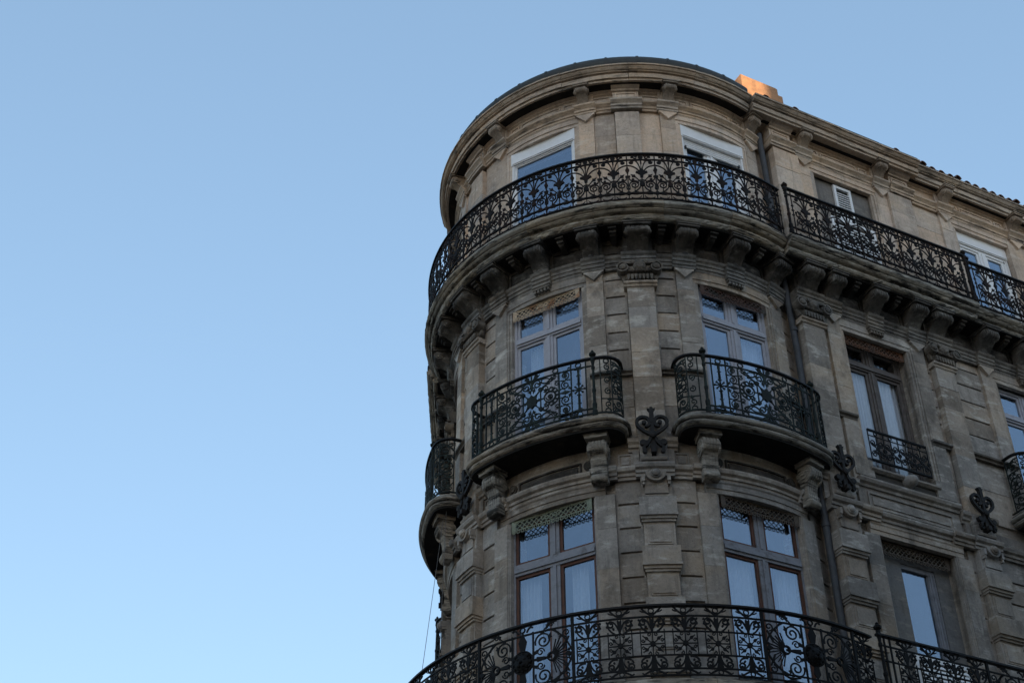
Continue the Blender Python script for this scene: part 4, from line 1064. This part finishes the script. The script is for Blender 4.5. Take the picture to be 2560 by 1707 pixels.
for c in bay1:
    po = rput('mask_panel', 'm', panel_mask(WM), 'iron_black', mring(RL), Zt1 @ Matrix.Rotation(rad(c), 4, 'Z'), rail1)
    rput('mask', 'm', mask, 'iron_black', mring(RL), Zt1 @ Matrix.Rotation(rad(c), 4, 'Z'), po)
for a, b in ((-121.2 + half, -64.9 - half), (-177.5 + half, -121.2 - half)):
    n = 6; wdeg = (b - a) / n
    for i in range(n): rput('railing_panel', ('low', n), motif_low(rad(wdeg) * RL), 'iron_black', mring(RL), Zt1 @ Matrix.Rotation(rad(a + wdeg * (i + .5)), 4, 'Z'), rail1)
for a, b in ((-64.9 + half, a1), (sym(a1), -177.5 - half)):
    rput('railing_panel', ('lowend', round(b - a, 2)), motif_low(rad(b - a) * RL), 'iron_black', mring(RL), Zt1 @ Matrix.Rotation(rad((a + b) / 2), 4, 'Z'), rail1)
for fr in 'FL':
    mt = mflat(3.795); hb = handrail(mt, JOG1, 9.0, DECK1 + .955, 1, .07)
    ro = link('lower_railing', hb.mesh('lower_railing', 'iron_rail'), site(fr, 0), B)
    rput('railing_post', 'low', post(1.0, .026), 'iron_black', mt, Zt1 @ site(fr, JOG1 + .04), ro)
    def lowbars(mb, m):
        for z in (.83, .623, .147, .065): mb.bar(m, [(-.09, z), (.09, z)], .018, .02)
        for u in (-.04, .05): mb.bar(m, [(u, .03), (u, .96)], .02, .02)
    rput('railing_end', 'low', lowbars, 'iron_black', mt, Zt1 @ site(fr, JOG1 + .15), ro)
    x = JOG1 + .24; i = 0
    while x < 8.9:
        if i in (4, 13):
            po = rput('mask_panel', 'ms', panel_mask(1.36), 'iron_black', mt, Zt1 @ site(fr, x + .68), ro); rput('mask', 'ms', mask, 'iron_black', mt, Zt1 @ site(fr, x + .68), po); x += 1.36
        else: rput('railing_panel', 'lows', motif_low(.392), 'iron_black', mt, Zt1 @ site(fr, x + .196), ro); x += .392
        i += 1

# bowed second-storey balconies: plan path and its mapping
def plan_path(fr):
    pts = []
    n = 18; A = 17.2; E = 22.0; Rr, Rc, Rw = 3.475, 3.245, 3.05
    if fr == 'C':
        P = lambda a, r: Vector((r * C(rad(a)), r * S(rad(a))))
    else:
        P = lambda a, r: Vector((r, rad(a) * 2.78))
    for i in range(n + 1): pts.append(P(-A + 2 * A * i / n, Rr))
    cor = [(A + (E - A) * S(rad(t)), Rc + (Rr - Rc) * C(rad(t))) for t in range(10, 91, 10)] + [(E, 3.16), (E, Rw)]
    right = [P(a, r) for a, r in cor]
    left = [P(-a, r) for a, r in cor][::-1]
    return left + pts + right
def path_map(pts):
    L = [0.]
    for a, b in zip(pts, pts[1:]): L.append(L[-1] + (b - a).length)
    tot = L[-1]; half_ = tot / 2
    nor = []
    for i in range(len(pts)):
        t = (pts[min(i + 1, len(pts) - 1)] - pts[max(i - 1, 0)]).normalized(); nor.append(Vector((t.y, -t.x)))
    def m(u, d, z):
        s = u + half_; i = 0
        s_ = min(max(s, 0), tot)
        lo, hi = 0, len(L) - 2
        while lo < hi:
            mid = (lo + hi) // 2
            if L[mid + 1] < s_: lo = mid + 1
            else: hi = mid
        i = lo; f = (s_ - L[i]) / (L[i + 1] - L[i])
        p_ = pts[i].lerp(pts[i + 1], f); q = nor[i].lerp(nor[i + 1], f).normalized()
        return (p_.x + q.x * d, p_.y + q.y * d, z)
    return m, half_
def front_panel(mb, m):
    w = .018; P_ = .93
    for z, q in ((.87, .018), (.13, .018), (.045, .022)):
        mb.bar(m, [(-P_ + 2 * P_ * i / 16, z) for i in range(17)], q, .02)
    mb.bar(m, [(0, .0), (0, .28)], .02); mb.bar(m, [(0, .70), (0, .97)], .02)
    for s in (1, -1):
        f = (lambda p: p) if s > 0 else mir
        for u in (.44, .625, .845): mb.bar(m, f([(u, .045), (u, .98 if u > .5 else .87)]), .018, .018)
        # star plaque
        mb.leaf(m, f([(0, .38), (.04, .42), (.085, .395), (.07, .45), (.10, .50), (.07, .55), (.085, .605), (.04, .58), (0, .62)]), .03)
        mb.bar(m, f([(.09, .50), (.2, .50)]), .02); mb.leaf(m, f([(.11, .47), (.15, .50), (.11, .53)]))
        mb.bar(m, f([(.145, .33), (.145, .67)]), .018)
        for t in (1, -1):
            zz = lambda z: .5 + t * (z - .5)
            g_ = lambda pts: f([(a, zz(b)) for a, b in pts])
            mb.disc(m, s * .145, zz(.67), .035, .03, 0, 10); mb.bar(m, g_([(.06, .58), (.145, .67)]), .018)
            mb.bar(m, g_(spiral(.09, .78, .08, .015, 200, -1.6, 20)), .018); mb.leaf(m, g_(bud(.10, .77, .09, -60, .014)))
            mb.bar(m, g_(bez((.0, .83), (.1, .90), (.17, .83), 6)), w); mb.bar(m, g_(bez((.15, .80), (.22, .72), (.34, .78), 6)), .022); mb.bar(m, g_(bez((.24, .755), (.30, .80), (.33, .84), 5)), .015)
            mb.bar(m, g_(bez((.17, .84), (.25, .86), (.30, .80), 5)), .016)
            mb.bar(m, g_(spiral(.075, .92, .04, .012, 0, 1.2, 10)), .014); mb.leaf(m, g_([(.02, .88), (.06, .94), (.12, .93), (.14, .95), (.10, .90)]))
            mb.ring(m, s * .385, zz(.925), .04, .015, T_, 0, 12)
            mb.bar(m, g_(spiral(.37, .815, .035, .01, 0, 1.2, 10)), .014)
            # column of scrolls
            mb.bar(m, g_(spiral(.533, .795, .07, .015, -90, 1.5, 16)), .017); mb.bar(m, g_(spiral(.533, .63, .072, .015, 90, 1.5, 16)), .017)
            mb.leaf(m, g_(bud(.533, .75, .08, 0, .015))); mb.bar(m, g_([(.44, .72), (.625, .705)]), .014)
            # fleur column
            mb.ring(m, s * .735, zz(.925), .04, .016, T_, 0, 12); mb.leaf(m, g_([(.66, .875), (.81, .875), (.80, .85), (.755, .845), (.75, .76), (.72, .76), (.715, .845), (.67, .85)]))
            mb.bar(m, g_([(.735, .5), (.735, .86)]), .022); mb.bar(m, g_([(.735, .60), (.735, .72)]), .034); mb.leaf(m, g_([(.70, .735), (.77, .735), (.735, .77)])); mb.leaf(m, g_([(.70, .60), (.77, .60), (.735, .56)]))
        for a in range(0, 360, 45):
            L_ = .075 if a % 90 else .085
            mb.bar(m, f([(.735, .5), (.735 + L_ * C(rad(a)), .5 + L_ * S(rad(a)))]), .017)
            mb.disc(m, s * (.735 + L_ * C(rad(a))), .5 + L_ * S(rad(a)), .016, .02, 0, 6)
        for t in (1, -1):
            g_ = lambda pts: f([(a, .5 + t * (b - .5)) for a, b in pts])
            mb.bar(m, g_(spiral(.215, .665, .06, .012, 250, 1.3, 14)), .016); mb.bar(m, g_(spiral(.40, .70, .045, .01, 120, -1.3, 12)), .015)
            mb.leaf(m, g_(bud(.02, .64, .10, -15, .016))); mb.bar(m, g_(bez((.145, .67), (.20, .74), (.30, .73), 6)), .017)
            mb.bar(m, g_(spiral(.035, .715, .04, .01, 0, 1.2, 10)), .014); mb.leaf(m, g_(bud(.30, .80, .09, -95, .016)))
            mb.bar(m, g_(bez((.44, .56), (.48, .60), (.533, .55), 5)), .015); mb.leaf(m, g_(bud(.585, .60, .08, -160, .014))); mb.leaf(m, g_(bud(.49, .83, .07, -100, .014)))
            mb.ring(m, s * .60, .5 + t * .40, .022, .012, T_, 0, 8)
        mb.leaf(m, f([(.45, .5), (.53, .53), (.615, .5), (.53, .47)]), .018)
        # ringed rosette
        mb.ring(m, s * .29, .5, .088, .02, T_, 0, 16); mb.bar(m, f(spiral(.29, .5, .06, .012, 180, 1.4, 14)), .018); mb.disc(m, s * .29, .5, .026, .03, 0, 8)
        for i in range(8):
            a = rad(-112 + 32 * i); mb.ring(m, s * (.29 + .125 * C(a)), .5 + .125 * S(a), .03, .013, T_, 0, 9)
        mb.bar(m, f(arc(.27, .5, .165, -80, 80, 10)), .016)
def side_panel(mb, m):
    """scrolled panel on the curved flank, local u from 0 (post) to about .6 (wall)"""
    w = .017; E_ = .64
    for z, q in ((.045, .022),): mb.bar(m, [(E_ * i / 6, z) for i in range(7)], q, .02)
    for u in (.10, .26, .50): mb.bar(m, [(u, .045), (u, .98)], .016)
    for t in (1, -1):
        g_ = lambda pts: [(a, .5 + t * (b - .5)) for a, b in pts]
        mb.ring(m, .19, .5 + t * .43, .038, .015, T_, 0, 12)
        mb.bar(m, g_(spiral(.20, .82, .05, .012, 90, 1.2, 12)), .016); mb.bar(m, g_(spiral(.20, .60, .055, .012, -90, -1.3, 12)), .016)
        mb.bar(m, g_(spiral(.36, .80, .085, .015, 180, -1.5, 16)), .017); mb.bar(m, g_(spiral(.44, .63, .06, .012, 0, 1.4, 14)), .016)
        mb.leaf(m, g_(bud(.34, .62, .12, -30, .016))); mb.bar(m, g_(bez((.26, .93), (.40, .92), (.50, .78), 6)), w); mb.bar(m, g_(bez((.27, .72), (.32, .70), (.50, .70), 6)), w)
        mb.leaf(m, g_(bud(.31, .86, .08, -50, .014)))
    for t in (1, -1):
        g_ = lambda pts: [(a, .5 + t * (b - .5)) for a, b in pts]
        mb.bar(m, g_(spiral(.31, .90, .045, .01, 200, 1.2, 12)), .015); mb.bar(m, g_(spiral(.45, .88, .05, .01, -60, -1.2, 12)), .015); mb.leaf(m, g_(bud(.42, .74, .10, 60, .016)))
        mb.bar(m, g_(spiral(.30, .60, .04, .01, 0, 1.2, 12)), .015); mb.leaf(m, g_(bud(.22, .70, .09, 10, .016))); mb.bar(m, g_([(.10, .72), (.26, .72)]), .014)
    mb.ring(m, .38, .5, .10, .018, T_, 0, 14); mb.disc(m, .38, .5, .04, .03, 0, 8)
    for a in range(0, 360, 60): mb.bar(m, [(.38, .5), (.38 + .1 * C(rad(a)), .5 + .1 * S(rad(a)))], .014)
ZB = DECK2 + .19
BP = {}
for fr0 in ('C', 'S'):
    pts = plan_path('C' if fr0 == 'C' else 'F'); m, hl = path_map(pts)
    d = {}
    mb = handrail(m, -hl, hl, .985, 44, .055, .035); d['balcony_railing'] = mb.mesh('balcony_railing', 'iron_rail')
    mb = MB(); front_panel(mb, m); d['front_panel'] = mb.mesh('front_panel', 'iron_green')
    pu = .953 if fr0 == 'C' else .80
    for s, nm in ((1, 'R'), (-1, 'L')):
        mb = MB()
        side_panel(mb, lambda u, dd, z, s=s: m(s * (pu + u), dd, z)); d['side_panel' + nm] = mb.mesh('side_panel', 'iron_green')
        mb = MB(); post(1.0, .026)(mb, lambda u, dd, z, s=s: m(s * pu + u, dd, z)); d['post' + nm] = mb.mesh('railing_post', 'iron_green')
    # slab
    SP = [(.0, 12.105), (.012, 12.11), (.035, 12.125), (.05, 12.155), (.05, 12.178), (.03, 12.183), (.03, 12.195), (.065, 12.202), (.085, 12.225), (.09, 12.25), (.085, 12.272), (.06, 12.285), (.03, 12.287), (.03, 12.345)]
    SP = [(q, 12.345 - (12.345 - z) * .78) for q, z in SP]
    mb = MB(); n = 44; k = len(SP)
    vs = []
    for i in range(n + 1):
        u = -hl + 2 * hl * i / n
        vs += [m(u, q, z) for q, z in SP]
    fs = [(i * k + j, i * k + j + 1, (i + 1) * k + j + 1, (i + 1) * k + j) for i in range(n) for j in range(k - 1)]
    fs += [tuple(i * k for i in range(n + 1)), tuple(i * k + k - 1 for i in range(n, -1, -1))]
    fs += [tuple(range(k)), tuple(n * k + j for j in range(k))]
    mb.add(vs, fs)
    sf_ = MB(); k2 = 0  # dark underside sheet, soot and overhang shade both in its colour
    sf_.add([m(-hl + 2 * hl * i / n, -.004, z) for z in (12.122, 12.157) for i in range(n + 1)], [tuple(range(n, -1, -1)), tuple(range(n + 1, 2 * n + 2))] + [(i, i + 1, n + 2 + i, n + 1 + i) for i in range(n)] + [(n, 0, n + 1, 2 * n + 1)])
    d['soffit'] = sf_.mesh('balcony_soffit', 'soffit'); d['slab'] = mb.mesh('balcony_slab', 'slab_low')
    BP[fr0] = d
for fr, p in BALC:
    d = BP['C' if fr == 'C' else 'S']; Ms = site(fr, p); Mz = Matrix.Translation((0, 0, ZB)) @ Ms
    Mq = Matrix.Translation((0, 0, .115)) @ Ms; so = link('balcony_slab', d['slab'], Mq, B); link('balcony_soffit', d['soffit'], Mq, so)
    r = link('balcony_railing', d['balcony_railing'], Mz, B)
    link('front_panel', d['front_panel'], Mz, r)
    for q in 'RL':
        link('side_panel', d['side_panel' + q], Mz, r); link('railing_post', d['post' + q], Mz, r)
# guard rail of the recessed facade window
def guard(mb, m):
    hw = .565
    mb.bar(m, [(-hw, .56), (hw, .56)], .03, .03); mb.bar(m, [(-hw, .46), (hw, .46)], .014); mb.bar(m, [(-hw, .02), (hw, .02)], .03, .03)
    for u in (-hw, -.28, 0, .28, hw): mb.bar(m, [(u, 0), (u, .56)], .016)
    for c in (-.42, -.14, .14, .42):
        for s in (-1, 1):
            for z, tt in ((.34, 1), (.14, -1)):
                pts = spiral(.07, z, .065, .012, 180, 1.5 * tt, 14); mb.bar(m, [(c + s * a, b) for a, b in pts], .015)
        mb.leaf(m, bud(c + .02, .25, .12, -40, .016)); mb.leaf(m, bud(c - .02, .25, .12, 40, .016)); mb.leaf(m, bud(c + .02, .23, .12, 220, .016)); mb.leaf(m, bud(c - .02, .23, .12, 140, .016)); mb.ring(m, c + .14, .24, .028, .013, T_, 0, 8)
        mb.disc(m, c, .24, .03, .02, 0, 8); mb.bar(m, [(c, .02), (c, .46)], .013); mb.ring(m, c, .51, .03, .012, T_, 0, 9)
gr = MB(); guard(gr, mflat(3.11)); link('window_guard', gr.mesh('window_guard', 'iron_black'), Matrix.Translation((0, 0, 12.70)) @ site('F', 2.665), B)
# dark sill box under the guard
sb = MB(); sb.box(ms, -.62, .62, 2.80, 3.06, 12.38, 12.50); link('window_sill', sb.mesh('window_sill', 'dark_plain'), site('F', 2.70), B)

# ------------------------------------------------------------------ downpipe in the corner of rotunda and facade
def dpipe(fr):
    mb = MB()
    P = lambda s, o_, z: tuple(Vector((o_, s, z)))
    path = [P(1.00, 3.02, 19.2), P(1.02, 3.0, 18.9), P(1.06, 2.97, 18.4), P(1.08, 2.96, 16.45), P(1.08, 2.96, 16.0), P(1.09, 2.98, 15.2), P(1.10, 2.99, 14.5), P(1.10, 2.99, 8.0), P(1.10, 2.99, 0.1)]
    mb.tube(path, .052, 12)
    po = link('downpipe', mb.mesh('downpipe', 'pipe', True), site(fr, 0), B)
    for z in (17.2, 14.9, 13.4, 11.4, 9.6):
        cb = MB(); q = 1.08 if z > 15 else 1.10
        cb.tube([P(q, 2.962 if z > 15 else 2.99, z - .03), P(q, 2.962 if z > 15 else 2.99, z + .03)], .062, 12); link('pipe_collar', cb.mesh('pipe_collar', 'pipe', True), site(fr, 0), po)
dpipe('F')

# ------------------------------------------------------------------ loose things
def pot(fr, p, u, dpt, z):
    Mx = site(fr, p)
    o = thing('plant_pot', 'terracotta pot standing inside the far left scrolled balcony', 'pot', None, tuple(Mx @ Vector((dpt * C(u / R0), dpt * S(u / R0), z))))
    mb = MB(); pm = lambda u_, d_, z_: (u_, d_, z_)
    mb.lathe(pm, 0, 0, [(.10, 0), (.115, .06), (.14, .26), (.165, .27), (.165, .32), (.14, .32)], 14)
    link('pot_body', mb.mesh('pot_body', 'terracotta', True), W[o.name], o)
    return o
pot('C', -178.8, -.25, 3.32, 12.345)
def cable(label, pts):
    mb = MB(); v = [Vector(q) for q in pts]; fine = []
    for a, b in zip(v, v[1:]):
        fine += [a.lerp(b, i / 6) for i in range(6)]
    fine.append(v[-1]); mb.tube([tuple(q) for q in fine], .0042, 5)
    o = link('hanging_cable', mb.mesh('hanging_cable', 'rope', True), I4); tag(o, label, 'cable', 'cables hanging at the left edge')
def ray(px, py, dist):
    u, v = (px - 1280) / FPX, (853.5 - py) / FPX
    dd = F + u * cx_ + v * cy_
    return Vector((-2.0817, -19.0726, 1.6)) + dd.normalized() * dist
def bend(p0, p1, sag, n=7):
    return [p0.lerp(p1, i / n) + Vector((0, 0, -sag * 4 * (i / n) * (1 - i / n))) for i in range(n + 1)]
tops = [site('C', a) @ Vector((3.30, 0, 12.25)) for a in (-161, -159)]
ends = [Vector((-3.48, -2.36, 7.0)), Vector((-3.14, -1.5, 7.0))]
cable('thin outer cable hanging from small balcony down past the sky at left', bend(tops[0], ends[0], .05))
cable('thin inner cable hanging close to the rounded wall at left', bend(tops[1], ends[1], .03))

# ------------------------------------------------------------------ street and the houses across it
gm = MB(); gm.add([(-900, -900, 0), (900, -900, 0), (900, 900, 0), (-900, 900, 0)], [(0, 1, 2, 3)])
go = link('street', gm.mesh('street', 'asphalt'), I4); go['kind'] = 'structure'
pv = MB(); n = 40
pts = [(site('L', 9.4) @ Vector((5.4, 0, 0))).to_2d()] + [Vector((5.4 * C(rad(a)), 5.4 * S(rad(a)))) for a in range(-179, -62, 6)] + [(site('F', 9.4) @ Vector((5.4, 0, 0))).to_2d()]
k = len(pts)
pv.add([(q.x, q.y, 0.0) for q in pts] + [(q.x, q.y, .13) for q in pts], [tuple(range(k, 2 * k))] + [(i, i + 1, k + i + 1, k + i) for i in range(k - 1)])
pvo = link('pavement', pv.mesh('pavement', 'cement'), I4); pvo['kind'] = 'structure'

def opposite(name, label, c, yaw, w, dep, h):
    Mx = Matrix.Translation(c) @ Matrix.Rotation(yaw, 4, 'Z')
    o = thing(name, label, 'building', 'houses across the street', c)
    W[o.name] = Matrix.Translation(c)
    mb = MB(); mb.box(ms, -w / 2, w / 2, -dep, 0, 0, h); mb.prof(ms, [(-.1, h - .5), (.3, h - .35), (.45, h - .1), (.45, h), (-.1, h)], -w / 2, w / 2)
    link('house_wall', mb.mesh('house_wall', 'facade'), Mx, o)
    rb = MB(); rb.prof(ms, [(.3, h), (-dep - .3, h), (-dep / 2, h + 1.6)], -w / 2 + .1, w / 2 - .1); link('house_roof', rb.mesh('house_roof', 'tile'), Mx, o)
    for fl_ in range(int(h // 3.8)):
        for i in range(int(w // 3)):
            u = -w / 2 + 1.8 + i * 3
            wb = MB(); wb.box(ms, u - .6, u + .6, -.02, .03, 1.2 + fl_ * 3.8, 3.4 + fl_ * 3.8); link('house_window', wb.mesh('house_window', 'glass'), Mx, o)
sd = Vector((C(SUN_AZ), S(SUN_AZ), 0))
def occl_h(D, z0): return z0 + D * math.tan(SUN_EL)
ctr = Vector((3.2, 0, 0)) + sd * 31.0
hh = occl_h(34.6, 19.9)
opposite('house', 'tall plain ochre house across the crossing behind the viewer', (ctr.x, ctr.y, 0), SUN_AZ + PI, 21.0, 10.0, hh)
hx = site('F', 10.0) @ Vector((18.5, 0, 0))
opposite('house', 'low ochre house across the street facing the straight facade', (hx.x, hx.y, 0), TH + PI, 24.0, 10.0, 17.0)
q = site('F', 2.95) @ Vector((1.8, 0, 22.0)) + sv * 33.5  # unseen stack added on the sun line to shade part of the visible chimney
sb_ = MB(); sb_.box(ms, -.47, .47, -.3, .3, 0, q.z + 1.6 - hh + 2.0); sb_.box(ms, -.53, .53, -.36, .36, q.z + 1.3 - hh + 2.0, q.z + 1.45 - hh + 2.0)
link('added_shade_stack', sb_.mesh('added_shade_stack', 'chimney'), Matrix.Translation((q.x, q.y, hh - 2.0)) @ Matrix.Rotation(SUN_AZ + PI, 4, 'Z'), bpy.data.objects['house'])
